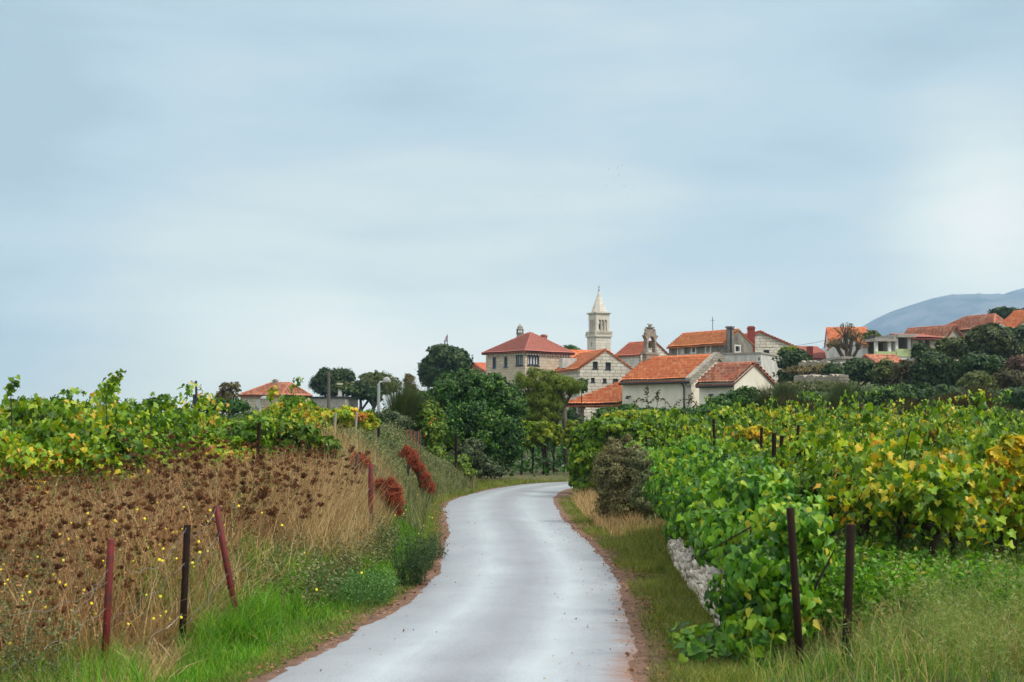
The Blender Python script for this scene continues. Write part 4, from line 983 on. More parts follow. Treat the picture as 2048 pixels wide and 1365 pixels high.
# ---- power line
def wire(p0, p1, sag, r, label, name='power_line', mat=None):
    p0, p1 = Vector(p0), Vector(p1); mb = MB(); n = 16
    mb.tube([p0.lerp(p1, k / n) - p0 - Vector((0, 0, 4 * sag * (k / n) * (1 - k / n))) for k in range(n + 1)], r, 4)
    return tag(mb.build(name, mat or DARKPIPE, None, p0), label, 'wire')
wire(P(1509, 696, 141), P(1690, 671, 141), .35, .022, 'dark power line from the red chimney stack to the bare tree')
wire(P(1690, 671, 141), P(1850, 662, 141), .3, .018, 'thin wire from the bare tree over the loggia roof')
U = rng.uniform
# ------------------------------------------------------------------ trees and shrubs, far to near
bush('round_tree', 'dark dense round-headed evergreen tree with a flagpole behind it', 'tree', 885, 135,
     [(898, 722, 42, 27), (868, 740, 30, 26), (912, 728, 28, 24), (858, 757, 20, 20), (884, 702, 24, 12)], 16000, .34, DARKG, DIAM, 'crown', 'trunk', clump=.26, nclump=40, sr=.3)
bush('tree', 'dark bluish conifer-like tree behind the wooden pole', 'tree', 660, 150,
     [(664, 757, 34, 18), (640, 772, 18, 20), (690, 758, 20, 16), (672, 778, 34, 18), (650, 746, 10, 8), (688, 746, 10, 8)], 9000, .42, DARKG, TUFT, 'crown', 'trunk', clump=.3, nclump=26, sr=.25)
bush('tree', 'olive-green tree between the dark conifer and the street lamp', 'tree', 745, 140,
     [(752, 762, 36, 17), (720, 778, 26, 14), (775, 774, 24, 18)], 9000, .3, OLIVE, DIAM, 'crown', 'trunk', clump=.3, sr=.2)
bush('tree', 'blue-grey dark tree at the foot of the olive-green one', 'tree', 720, 128, [(722, 784, 28, 18), (748, 790, 20, 14)], 5000, .3, DARKG, DIAM, 'crown', 'trunk', sr=.2)
bush('tree', 'yellowish low tree half in front of the dark conifer', 'tree', 690, 139, [(684, 776, 18, 12), (700, 782, 14, 10)], 2600, .28, OLIVE, DIAM, 'crown', 'trunk', sr=.15)
bush('tree', 'slender reddish-brown cypress-like tree behind the broom', 'tree', 818, 118, [(818, 772, 12, 24), (822, 790, 16, 22)], 3600, .26, AUTUMN, TUFT, 'crown', 'trunk', sr=.12, bare=3)
bush('tree', 'thin reddish tree with bare twigs beside the left stone house', 'tree', 455, 112,
     [(452, 782, 12, 18), (470, 778, 13, 14), (458, 800, 24, 18), (442, 797, 14, 16)], 1900, .2, AUTUMN, DIAM, 'crown', 'trunk', clump=.25, inner=.1, sr=.12, bare=4)
bush('tree', 'dark green low bush tree at the foot of the utility poles', 'tree', 430, 105, [(420, 812, 36, 14), (405, 806, 14, 12), (470, 814, 30, 12)], 4500, .26, MIDG, DIAM, 'crown', 'trunk', sr=.12)
bush('shrub', 'small dark shrub on the skyline above the left vines', 'shrub', 305, 100, [(303, 807, 14, 8)], 1200, .24, DARKG, DIAM)
bush('tree', 'distant leafy treetop showing between the hipped house and the tower', 'tree', 1146, 190, [(1140, 698, 16, 6), (1155, 703, 12, 4)], 900, .42, MIDG, TUFT, 'crown', 'trunk', inner=.05, bare=2)
bush('tamarisk_tree', 'feathery olive-green tree leaning over the wooden pole', 'tree', 1095, 62,
     [(1080, 762, 30, 22), (1052, 768, 26, 16), (1110, 772, 34, 22), (1134, 772, 28, 18), (1088, 800, 36, 26), (1112, 808, 20, 24), (1058, 805, 24, 24), (1085, 832, 32, 20), (1110, 834, 12, 14), (1146, 785, 14, 10), (1062, 838, 26, 22), (1038, 820, 16, 26), (1096, 856, 20, 12), (1040, 752, 10, 8), (1066, 742, 12, 8), (1098, 748, 14, 9), (1158, 770, 12, 10)], 40000, .17, OLIVEG := leafmat("feathery_foliage", [(0, (.035, .065, .008)), (.5, (.12, .18, .016)), (1, (.27, .32, .035))], .25, .55), NEEDT := tmpl([(-.06, 0, 0), (.06, 0, 0), (.0, 1, -.15)], [(0, 1, 2)]), 'crown', 'trunk', clump=.36, nclump=34, inner=.12, sr=.08, bare=1, tipdown=.8)
bush('shrub', 'dark leafy shrub between the feathery tree and the pale gabled house', 'shrub', 1160, 84, [(1164, 772, 10, 14), (1144, 838, 9, 22), (1150, 852, 12, 20)], 3500, .2, DARKG, OVAL)
# slope on the right
SL = [
 ('dark rounded shrub beside the white flat building', 1588, 118, [(1586, 722, 34, 22), (1608, 735, 26, 16), (1588, 752, 34, 18)], 10000, .25, DARKG),
 ('yellowing bush top above the dark rounded shrub', 1580, 124, [(1580, 704, 20, 9)], 1800, .24, YELG),
 ('dark green shrub just above the field wall', 1718, 104, [(1715, 742, 32, 24), (1745, 752, 20, 18)], 9000, .22, DARKG),
 ('straw-coloured dry scrub in front of the field wall', 1600, 90, [(1575, 780, 34, 14), (1615, 776, 36, 14), (1655, 776, 36, 14), (1690, 782, 30, 12)], 9000, .16, GREYG),
 ('rough dry bushes between the terrace wall and the field wall', 1625, 106, [(1600, 742, 30, 8), (1640, 740, 34, 9), (1670, 742, 24, 8)], 5000, .2, DRYSC := leafmat('dry_scrub_leaf', [(0, (.08, .07, .03)), (.6, (.18, .15, .07)), (1, (.3, .24, .12))], .2, .6)),
 ('band of leafy green bushes beyond the vineyard below the field wall', 1640, 76, [(1585, 796, 44, 18), (1640, 800, 50, 18), (1700, 796, 44, 20), (1755, 796, 44, 20), (1800, 790, 36, 22)], 15000, .15, MIDG2 := leafmat('deep_green_leaf', [(0, (.014, .042, .010)), (.5, (.034, .09, .014)), (1, (.10, .18, .025))], .2, .45)),
 ('small dark shrub at the end of the field wall', 1668, 102, [(1668, 742, 20, 14)], 2500, .2, DARKG),
 ('thin dark shrub below the small shed', 1768, 100, [(1770, 748, 22, 30)], 3500, .2, OLIVE),
 ('brownish feathery tree below the shed', 1815, 98, [(1818, 752, 34, 30), (1840, 770, 26, 22), (1800, 775, 30, 20)], 9000, .2, AUTUMNG := leafmat("brown_green_leaf", [(0, (.03, .032, .014)), (.6, (.07, .065, .026)), (1, (.14, .11, .05))], .2, .6)),
 ('dark shrub growing up against the arched wall', 1842, 112, [(1838, 705, 12, 18), (1850, 712, 22, 14)], 4500, .24, DARKG),
 ('large dark green shrub under the arched house', 1870, 96, [(1868, 735, 38, 30), (1895, 755, 40, 30), (1850, 765, 30, 26)], 15000, .22, DARKG),
 ('olive bush covering the base of the arched house', 1905, 108, [(1903, 700, 34, 22), (1880, 712, 20, 14)], 8000, .22, OLIVE),
 ('wide greyish-green tree in front of the largest roof', 1985, 106, [(1975, 680, 42, 28), (2005, 700, 38, 24), (1950, 695, 32, 24), (1985, 662, 24, 14)], 17000, .24, OLIVEG2 := leafmat("dull_green_leaf", [(0, (.02, .032, .012)), (.5, (.05, .072, .022)), (1, (.11, .14, .04))], .2, .5)),
 ('broad mid-green shrub on the slope centre', 1960, 94, [(1955, 728, 40, 20), (1990, 735, 34, 20)], 10000, .2, MIDG2 := leafmat("deep_green_leaf", [(0, (.010, .032, .010)), (.5, (.022, .065, .014)), (1, (.06, .12, .02))], .2, .45)),
 ('olive-yellow shrub low on the slope', 1955, 84, [(1955, 770, 36, 24)], 7000, .18, OLIVE),
 ('rusty brown shrub at the right end of the slope', 2018, 86, [(2015, 760, 28, 22), (2040, 765, 20, 18)], 7000, .18, AUTUMNG),
 ('pinkish-brown dry bush at the right edge', 2040, 92, [(2038, 730, 22, 18)], 4000, .18, leafmat("pinkish_dry_leaf", [(0, (.07, .045, .035)), (1, (.20, .13, .10))], .2, .6)),
 ('clipped dark hedge under the right red roof', 2040, 128, [(2020, 668, 22, 12), (2045, 668, 22, 14), (2042, 690, 20, 22)], 9000, .26, DARKG),
 ('dark mass of pines behind the roofs', 2012, 210, [(2000, 628, 20, 11), (2022, 629, 18, 10), (1990, 634, 12, 7)], 7000, .5, DARKG),
 ('tip of a dark tree at the right edge of the skyline', 2052, 205, [(2054, 626, 12, 8)], 1500, .5, DARKG),
 ('sparse pale bush beside the orange roof of the white house', 1740, 138, [(1742, 676, 18, 14), (1728, 692, 16, 16)], 2600, .26, OLIVE),
 ('blue-grey bush beneath the slope shrubs at the right', 2030, 72, [(2035, 800, 40, 22), (1990, 798, 30, 16)], 7000, .16, MIDG2),
 ('low dark undergrowth shrub above the broom', 1900, 78, [(1890, 792, 46, 20), (1850, 796, 36, 16), (1800, 800, 40, 16)], 12000, .17, MIDG2),
]
for i, (lab, px, D, lb, n, sz, mt) in enumerate(SL):
    bush('shrub' if 'tree' not in lab and 'pines' not in lab else 'tree', lab, 'shrub' if 'tree' not in lab and 'pines' not in lab else 'tree', px, D, lb, n, sz, mt, DIAM if D > 90 else OVAL,
         clump=.34, nclump=26, sr=.1)
bush('bare_tree', 'half-bare autumn tree with spreading dark branches left of the loggia', 'tree', 1698, 126,
     [(1690, 665, 24, 20), (1706, 672, 20, 16), (1668, 688, 20, 14), (1722, 690, 12, 18), (1690, 690, 22, 14)], 750, .16, AUTUMN, DIAM, 'crown', 'trunk', clump=.24, inner=.1, sr=.2, bare=18)

# ---- brooms: fans of thin upright stems
def broom(label, px, D, top, halfw, n, mat, name='broom_shrub', hz=None, wd=.009, base_py=None, green=None):
    halfw *= .8; n = int(n * 1.2)
    x = X(px, D); g = G(x, D); hgt = Z(top, D) - g; hw = halfw / F * D
    root = empty(name, (x, D, g), label, 'shrub')
    k = max(3, int(hw / .35)); cx = rng.uniform(-.6, .6, k) * hw; cyy = rng.uniform(-.5, .5, k) * hw
    ci = rng.integers(0, k, n); base = np.stack([cx[ci] + rng.normal(size=n) * .12 * hw, cyy[ci] + rng.normal(size=n) * .12 * hw, rng.uniform(0, .45, n) * hgt], 1)
    az = np.arctan2(base[:, 1] - cyy[ci] + rng.normal(size=n) * .25 * hw, base[:, 0] * 1.2 + rng.normal(size=n) * .3 * hw)
    hh = (hgt - base[:, 2]) * rng.uniform(.35, 1.0, n) * (.75 + .35 * np.sin(ci * 2.3) ** 2); lean = rng.uniform(.02, .7, n) * (np.abs(base[:, 0]) / hw * .8 + .4)
    V, Fc, r, tips = blades(base, hh, lean, az, np.full(n, wd) * rng.uniform(.7, 1.4, n), 3, .6)
    link('foliage', npmesh('foliage', V, Fc, mat, {'rnd': r}), root)
    mb = MB()
    for q in range(k): mb.tube([(cx[q] * .5, cyy[q] * .5, -.1), (cx[q] * .9, cyy[q], hgt * .3), (cx[q], cyy[q], hgt * .5)], [.04, .03, .01], 5)
    mb.build('stem', BARK, root, smooth=True)
broom('large dark green broom with pale straw stems left of the street lamp', 797, 47, 768, 44, 5200, BROOM)
broom('broom with dark upright stems in front of the field wall', 1700, 66, 758, 42, 5200, BROOM)
broom('huge rusty-tipped dark broom on the right of the vineyard', 1930, 56, 778, 78, 11000, RUSTBROOM)
broom('low dark broom in front of the rusty-tipped one', 1845, 55, 800, 40, 5200, RUSTBROOM)
broom('green broom with vine leaves behind the vineyard posts', 1540, 64, 764, 52, 7000, BROOM)
broom('low broom to the right of the chapel annex', 1610, 62, 790, 36, 3800, RUSTBROOM)
broom('small tuft of broom against the chapel corner', 1250, 72, 794, 10, 800, BROOM)
broom('broom at the far right behind the yellow vines', 1990, 50, 812, 40, 4200, RUSTBROOM)

# ---- middle distance bushes by the bend
def fruits(base):
    out = []
    return out
bush('leafy_shrub', 'big dark green rounded bush on the outside of the road bend', 'shrub', 958, 55.5,
     [(950, 790, 62, 44), (905, 800, 50, 50), (1002, 812, 50, 50), (950, 860, 92, 70), (1000, 890, 54, 66), (905, 880, 44, 60), (930, 756, 34, 18), (985, 766, 30, 20), (880, 790, 24, 30)], 66000, .105, BIGB, OVAL, clump=.30, nclump=46, inner=.25, sr=.12, bare=1)
fr = bush('fruit_tree', 'narrow yellow-green bush hung with small orange fruit', 'shrub', 858, 47,
     [(858, 835, 28, 30), (862, 870, 26, 40), (868, 920, 24, 44), (850, 850, 24, 30), (878, 850, 16, 30)], 17000, .10, YELG2 := leafmat("bright_yellow_green_leaf", [(0, (.025, .065, .008)), (.5, (.075, .16, .012)), (.8, (.20, .29, .02)), (1, (.42, .38, .03))], .3, .42), OVAL, clump=.3, nclump=30, sr=.08)
mb = MB()
for (px, py) in ((861, 846), (870, 838), (850, 872)):
    p = P(px, py, 46.4) - fr.location; mb.lathe(p, [(.005, -.04), (.03, -.025), (.038, .0), (.03, .025), (.01, .04)], 8)
mb.build('fruit', FRUIT, fr)
bush('shrub', 'dark shrub with ash-grey leaves at the foot of the big round bush', 'shrub', 940, 51.5, [(940, 912, 36, 30), (965, 935, 30, 22), (915, 925, 26, 26), (985, 945, 26, 14)], 14000, .085, GREYG2 := leafmat("grey_dark_leaf", [(0, (.02, .04, .016)), (.5, (.045, .08, .028)), (1, (.15, .18, .09))], .2, .5), OVAL, sr=.04)
bush('shrub', 'low bright green bush beside the thin black post', 'shrub', 925, 49, [(922, 930, 20, 20), (930, 946, 22, 10), (905, 935, 12, 20)], 4500, .09, YELG2, OVAL, sr=.04)
bush('shrub', 'small dark shrub tucked between the broom and the fruit bush', 'shrub', 820, 50, [(822, 815, 24, 18), (845, 800, 18, 16)], 4500, .1, MIDG, OVAL, sr=.05)
bush('shrub', 'grey-brown rounded shrub on the inner side of the bend', 'shrub', 1245, 29.5,
     [(1248, 915, 48, 32), (1225, 950, 40, 50), (1275, 950, 36, 50), (1240, 1000, 46, 44), (1212, 985, 18, 34), (1285, 1000, 26, 40), (1268, 900, 14, 16), (1232, 892, 16, 12), (1200, 935, 12, 16), (1215, 1025, 26, 20), (1262, 1025, 34, 18), (1222, 884, 8, 10), (1256, 876, 10, 10)], 36000, .038, leafmat("grey_brown_leaf", [(0, (.06, .055, .03)), (.45, (.14, .13, .06)), (.8, (.23, .25, .11)), (1, (.36, .25, .13))], .25, .6), OVAL, clump=.34, nclump=40, inner=.22, sr=.03, bare=7)
bush('shrub', 'grey-green leafy shrub squeezed between the grey-brown one and the creeper', 'shrub', 1290, 27.5, [(1282, 925, 24, 26), (1300, 960, 22, 30), (1290, 1000, 28, 34), (1306, 1030, 20, 24)], 13000, .05, GREYG, OVAL, clump=.36, sr=.02, bare=4)
bush('shrub', 'leafy grey-green scrub around the foot of the first street lamp', 'shrub', 745, 44, [(735, 848, 40, 20), (772, 842, 30, 22), (700, 856, 30, 18), (800, 850, 26, 22)], 15000, .07, GREYG2, OVAL, clump=.36, sr=.03)
# row of small vines behind the bend
def tree_vine(px, D, top, hw, lab, mat=VINE, nn=2600, sz=.11):
    gy = Z(top, D); c0 = G(X(px, D), D)
    mid = top + (855 - 855) + hw * .8
    bot = 855 - (c0 + .9 - 2) / D * F
    bush('grapevine', lab, 'grapevine', px, D, [(px, top + hw * .9, hw, hw * .9), (px + hw * .3, (top + bot) / 2, hw * .9, (bot - top) * .33), (px - hw * .4, (top + bot) / 2 + 6, hw * .8, (bot - top) * .33)], nn, sz, mat, GRAPE, 'foliage', 'trunk', group='vines beyond the bend', clump=.4, nclump=14, sr=.045, stemmat=VBARK, tipdown=1)
for i, px in enumerate((1042, 1064, 1086, 1106, 1148, 1168)):
    tree_vine(px, 60 + (i % 2) * 1.2, 838 + (i * 7) % 12, 17, ['tall green vine beside the big round bush', 'green vine with pale trunk behind the grassy bend', 'yellowing vine with pale trunk beyond the bend', 'red-leaved vine just left of the wooden pole', 'yellow-brown vine just right of the wooden pole', 'green vine in front of the porch pillar'][i], VINE if i in (0, 1, 5) else YELG)
for lab, px, D, lb, n in (
    ('bright vine mass tumbling down to the verge at the inside of the bend', 1165, 43, [(1168, 880, 24, 26), (1150, 915, 14, 34), (1165, 935, 24, 40), (1185, 915, 20, 44), (1148, 958, 9, 18), (1172, 965, 24, 22)], 12000),
    ('low green vine leaves hiding the foot of the post at the bend', 1178, 41, [(1176, 930, 20, 24), (1186, 962, 20, 24), (1165, 975, 16, 16)], 4500),
    ('vine mass above and behind the grey-brown shrub', 1215, 40, [(1200, 858, 30, 22), (1232, 866, 32, 26), (1262, 872, 28, 26), (1200, 895, 26, 30), (1290, 885, 24, 30)], 13000),
    ('farther vine mass between the bend and the chapel porch', 1240, 50, [(1205, 856, 16, 14), (1232, 842, 28, 18), (1262, 842, 32, 20), (1300, 846, 32, 22), (1335, 850, 30, 22)], 14000),
    ('green leafy thicket under the left half of the chapel wall', 1260, 66, [(1215, 832, 34, 16), (1255, 828, 34, 18), (1295, 832, 34, 18), (1335, 834, 34, 16)], 10000),
    ('green leafy thicket under the chapel downpipe and annex', 1420, 64, [(1375, 832, 34, 18), (1412, 828, 34, 20), (1450, 815, 34, 24), (1490, 800, 36, 26), (1480, 830, 40, 22)], 13000)):
    bush('grapevine' if 'vine' in lab else 'thicket', lab, 'grapevine' if 'vine' in lab else 'shrub', px, D, lb, n, .11 if D < 60 else .13, VINE if 'vine' in lab else MIDG, GRAPE if 'vine' in lab else OVAL, 'foliage', 'trunk' if 'vine' in lab else 'stem', clump=.38, nclump=22, sr=.04, stemmat=VBARK, tipdown=1)
# brambles arching before the chapel
def brambles():
    D = 60; root = empty('bramble', (X(1330, D), D, G(X(1330, D), D)), 'arching bramble canes against the cream chapel wall', 'bramble'); o = root.location
    mb = MB(); pos = []
    for (a, b, c, dd) in (((1290, 825), (1300, 785), (1330, 790), (1345, 822)), ((1300, 830), (1295, 800), (1290, 780), (1296, 776)), ((1340, 830), (1350, 795), (1380, 790), (1395, 812)), ((1370, 830), (1385, 790), (1378, 800), (1384, 785)), ((1310, 830), (1325, 780), (1305, 770), (1318, 800)), ((1270, 830), (1262, 800), (1278, 790), (1290, 805))):
        pts = []
        for k in range(13):
            t = k / 12; x = (1 - t) ** 3 * a[0] + 3 * (1 - t) ** 2 * t * b[0] + 3 * (1 - t) * t * t * c[0] + t ** 3 * dd[0]; y = (1 - t) ** 3 * a[1] + 3 * (1 - t) ** 2 * t * b[1] + 3 * (1 - t) * t * t * c[1] + t ** 3 * dd[1]
            pts.append(P(x, y, D + random.uniform(-.1, .1)) - o); 
        mb.tube(pts, .014, 4); pos += [np.array(p) for p in pts[3:] for _ in range(4)]
    mb.build('cane', VBARK, root); pos = np.array(pos) + rng.normal(size=(len(pos), 3)) * .05
    V, Fc, r = place(OVAL, pos, rdir(len(pos)) + [0, -.5, .6], rdir(len(pos)) + [0, 0, -.4], rng.uniform(.06, .13, len(pos))); link('leaves', npmesh('leaves', V, Fc, AUTUMNG, {'rnd': r}), root)
brambles()
# ------------------------------------------------------------------ grapevines: a few built, the rest copied with their parts
def vine_variant(seed, wx=.55, wy=.75, h0=.65, h1=1.36, shoots=50, tall=0, leaf=.105, T=GRAPE, mat=VINE, hang=.65):
    r = np.random.default_rng(seed); root = bpy.data.objects.new('grapevine', None); COL.objects.link(root)
    mb = MB(); q = [Vector((0, 0, -.1)), Vector((r.normal() * .05, r.normal() * .05, .25)), Vector((r.normal() * .07, r.normal() * .1, .5)), Vector((r.normal() * .08, r.normal() * .12, h0))]
    mb.tube(q, [.05, .04, .035, .03], 7)
    for s in (-1, 1): mb.tube([q[-1], Vector((r.normal() * .05, s * wy * .5, h0 + .08)), Vector((r.normal() * .08, s * wy, h0 + .1))], [.028, .02, .012], 6)
    pos, nrm, tip, size = [], [], [], []
    for k in range(shoots):
        y0 = r.uniform(-wy, wy); a = r.uniform(0, 2 * math.pi); up = h0 + (h1 - h0) * r.uniform(.5, 1.05) ; L_ = r.uniform(.7, 1.25)
        if k < tall: up += r.uniform(.15, .42)
        ox, oy = math.cos(a) * wx * r.uniform(.4, 1.1), math.sin(a) * .35
        p0 = np.array([0, y0, h0 + .05]); p1 = np.array([ox * .5, y0 + oy * .5, up]); p2 = np.array([ox * 1.5, y0 + oy * 1.4, up - (h1 - h0) * hang * r.uniform(.2, 1.6) * (0 if k < tall else 1)])
        n = 18; pts = []
        for j in range(n):
            t = j / (n - 1); p = (1 - t) ** 2 * p0 + 2 * (1 - t) * t * (p1 * 1.0 + np.array([0, 0, (up - h0) * .35])) + t * t * p2; pts.append(p)
            if j < 2: continue
            for _ in range(2 if k >= tall else 1):
                d = r.normal(size=3); d[2] = 0; d /= np.linalg.norm(d) + 1e-6
                pos.append(p + d * r.uniform(.03, .11) + np.array([0, 0, r.uniform(-.05, .04)])); nrm.append(d * r.uniform(.3, 1.1) + np.array([ox * .6, 0, r.uniform(.1, 1.3)]) + r.normal(size=3) * .5)
                tip.append(d * .7 + r.normal(size=3) * .3 + np.array([0, 0, -r.uniform(.1, 1.1)])); size.append(leaf * r.uniform(.55, 1.25) * (1 - .3 * t))
        if k % 3 == 0: mb.tube([Vector(p) for p in pts[::4]], [.008, .007, .006, .004, .003][:len(pts[::4])], 4)
    n = len(pos); rn = np.clip(r.random(n) ** 1.3 * .8 + .05, 0, 1)
    V, Fc, rr = place(T, np.array(pos), np.array(nrm), np.array(tip), np.array(size), rn)
    link('foliage', npmesh('foliage', V, Fc, mat, {'rnd': rr}), root); mb.build('trunk', VBARK, root, smooth=True)
    return root
protos = [vine_variant(100 + i, tall=(2, 0, 0, 0, 4, 0, 0)[i]) for i in range(7)]
usedp = set()
def plant(x, y, label, group, sc=None, tallest=False):
    k = random.randrange(len(protos)) if not tallest else 4; p = protos[k]
    o = copy_tree(p) if k in usedp else p; usedp.add(k)
    s = sc or random.uniform(.86, 1.14); o.location = (x, y, G(x, y)); o.scale = (s, s, s * random.uniform(.86, 1.16)); o.rotation_euler = (random.uniform(-.06, .06), random.uniform(-.06, .06), random.choice((0, math.pi)) + random.uniform(-.35, .35))
    return tag(o, label, 'grapevine', group)
nv = 0
def inview(x, y, m=1.2): return abs(x) < .36 * y + m
# right vineyard, rows running away from the camera
for ri, x0 in enumerate(np.arange(4.35, 26, 1.75)):
    y = 15.4 + (ri % 3) * .4 if ri else 15.2
    while y < 58:
        xx = x0 + .02 * (y - 15) + random.uniform(-.12, .12)
        if inview(xx, y) and not (y > 50 and xx > 14):
            near = y < 20
            lab = ('leafy vine with bare trunk at the front of the vineyard behind the stone wall' if near else 'green and yellow vine in the rows behind the stone wall' if y < 38 else 'small distant vine below the chapel and brooms')
            plant(xx, y, lab, 'vines at the front of the right vineyard' if near else 'vines in the right vineyard' if y < 38 else 'far vines of the right vineyard', sc=random.uniform(.92, 1.2) if y < 40 else random.uniform(1.1, 1.45)); nv += 1
        y += (1.05 if y < 30 else 1.45 if y < 42 else 2.3) * random.uniform(.85, 1.15)
# left vineyard
for ri, x0 in enumerate(np.arange(-4.6, -23, -1.75)):
    y = 19.5 + abs(ri) * .15 + random.uniform(0, .6)
    if ri == 0: y = 24.5
    while y < 56:
        xx = x0 - .06 * (y - 20) + random.uniform(-.12, .12)
        if inview(xx, y) and not (y > 48 and xx > -7):
            near = y < 23
            plant(xx, y, 'leafy vine rising behind the dead brown weeds' if near else 'green vine in the rows beyond the dead weeds' if y < 36 else 'distant vine on the left skyline',
                  'vines edging the dead weeds' if near else 'vines in the left vineyard' if y < 36 else 'far vines of the left vineyard', sc=random.uniform(1.1, 1.38) if xx < -.21 * y else random.uniform(.88, 1.08)); nv += 1
        y += (1.1 if y < 28 else 1.5 if y < 40 else 2.4) * random.uniform(.85, 1.15)
print('vines', nv)
for lab, px, D, lb, n, mt in (
    ('yellow-green vine spilling over the straw-coloured grass of the left bank', 610, 26.5, [(560, 868, 34, 26), (610, 880, 36, 26), (650, 898, 28, 24), (575, 905, 30, 34), (540, 925, 20, 30)], 5200, YELG2),
    ('low green vine mass running from the left vineyard towards the broom', 690, 37, [(640, 836, 34, 18), (690, 838, 34, 20), (728, 846, 26, 20), (665, 858, 30, 18), (705, 866, 30, 16)], 9000, VINE),
    ('green vine behind the thin dark post in the left vineyard', 480, 25, [(470, 880, 34, 30), (520, 870, 30, 30), (430, 890, 30, 24)], 3600, VINE),
    ('vine with hanging golden yellow leaves beside the slanting vineyard post', 1895, 16.3, [(1893, 925, 34, 24), (1890, 985, 24, 44), (1900, 1040, 18, 36)], 560, YELV),
    ('orange-tinged vine rising at the right edge of the photograph', 2010, 15.8, [(2032, 892, 26, 18), (1996, 925, 20, 26), (2036, 955, 24, 34), (1982, 985, 16, 34), (2012, 1020, 22, 40), (2042, 1040, 14, 34)], 800, YELV),
    ('vine with a crown of pale yellow leaves behind the creeper', 1725, 18.5, [(1720, 915, 38, 26), (1750, 905, 30, 22), (1705, 950, 24, 26)], 800, YELV),
    ('yellowing vine in the middle of the right vineyard below the brooms', 1860, 27, [(1850, 865, 34, 20), (1890, 872, 30, 20)], 1500, YELV),
    ('yellowing vine near the black posts in front of the chapel', 1480, 33, [(1475, 868, 26, 16), (1512, 872, 26, 16)], 1800, YELV)):
    bush('grapevine', lab, 'grapevine', px, D, lb, n, .105, mt, GRAPE, 'foliage', 'trunk', clump=.4, nclump=16, sr=.035, stemmat=VBARK, tipdown=1.2)
def shoot(px0, py0, px1, py1, D, label, n=34, sz=.085):
    a, b = P(px0, py0, D), P(px1, py1, D); g = G(a.x, D); root = empty('vine_shoot', (a.x, D, g), label, 'vine shoot')
    a0 = Vector((0, 0, 0)); a, b = a - root.location, b - root.location; m = a.lerp(b, .5) + Vector((-.08, 0, .12)); pts = []
    for k in range(9): t = k / 8; pts.append((1 - t) ** 2 * a + 2 * (1 - t) * t * m + t * t * b)
    mb = MB(); mb.tube([a0, a * .5 + Vector((.05, 0, 0))] + pts, [.02, .012] + [.007] * 9, 5); mb.build('cane', VBARK, root)
    tt = rng.random(n) ** .8; P0 = np.array([(1 - t) ** 2 * np.array(a) + 2 * (1 - t) * t * np.array(m) + t * t * np.array(b) for t in tt]) + rng.normal(size=(n, 3)) * .045
    V, Fc, r = place(GRAPE, P0, rdir(n) + [0, -.6, .5], rdir(n) + [.2, 0, -.9], rng.uniform(.6, 1.25, n) * sz, rng.random(n) * .6); link('leaves', npmesh('leaves', V, Fc, VINE, {'rnd': r}), root)
shoot(212, 800, 243, 748, 22, 'tallest vine shoot leaning to the right against the sky', 60)
shoot(22, 790, 36, 762, 21, 'upright vine shoot at the left edge of the skyline', 30)
shoot(300, 812, 328, 800, 24, 'small vine shoot drooping over the left vineyard', 18)
shoot(548, 842, 545, 776, 27, 'yellow-green vine shoot in front of the left stone house', 34)
shoot(560, 850, 580, 812, 27, 'leafy vine shoot to the right of the yellow-green one', 26)
# vine rows' thin posts
def post(px, top, D, r, mat, label, name='vineyard_post', cat='post', lean=0., lx=0., group=None, h=None, base=None, square=False):
    x = X(px, D); g = G(x, D) if base is None else base; H_ = Z(top, D) - g; mb = MB()
    if square: 
        mb.box(-r, r, -r, r, -.15, H_); mb.box(-r * .98 + .001, -r * .5, -r * 1.5, -r - .001, -.15, H_ - .01)
    else:
        mb.tube([(0, 0, -.15), (r * .1, 0, H_ * .5), (0, 0, H_ - .004), (0, 0, H_)], [r, r * .97, r, r * .8], 10)
    o = mb.build(name, mat, None, (x, D, g)); o.rotation_euler = (R(lx), R(lean), 0)
    return tag(o, label, cat, group)
for i, (px, top, D, r) in enumerate(((1178, 856, 42.2, .055), (1357, 849, 38, .035), (1296, 872, 30, .022), (1232, 868, 34, .025), (1391, 855, 40, .025), (1400, 853, 43, .022), (1419, 850, 42, .025), (1432, 838, 30, .03), (1449, 845, 44, .022),
                                     (1493, 832, 38, .03), (1513, 855, 26, .028), (1543, 866, 22, .035), (1550, 871, 21.5, .03), (1586, 850, 29, .03), (1222, 872, 36, .022), (1848, 985, 17.2, .035), (1990, 975, 16.5, .03), (1961, 862, 30, .022), (1742, 885, 26, .02), (1655, 846, 34, .022))):
    post(px, top, D, r, DARKIRON, 'thin dark vineyard post sticking out of the leaves behind the stone wall', group='posts of the right vineyard', lean=random.uniform(-4, 4))
for (px, top, D) in ((510, 845, 24), (667, 826, 34), (709, 824, 36)): post(px, top, D, .03, DARKIRON if px < 600 else CONCRETE, 'dark post among the yellow-green left vines' if px < 600 else 'short pale post among the left vines', group=None if px < 600 else 'pale posts of the left vineyard', lean=3)
post(757, 848, 38, .035, DARKIRON, 'thin black post above the grey-green bank scrub', base=G(X(757, 38), 38))
post(912, 868, 48, .045, DARKIRON, 'thin black post at the foot of the big round bush')
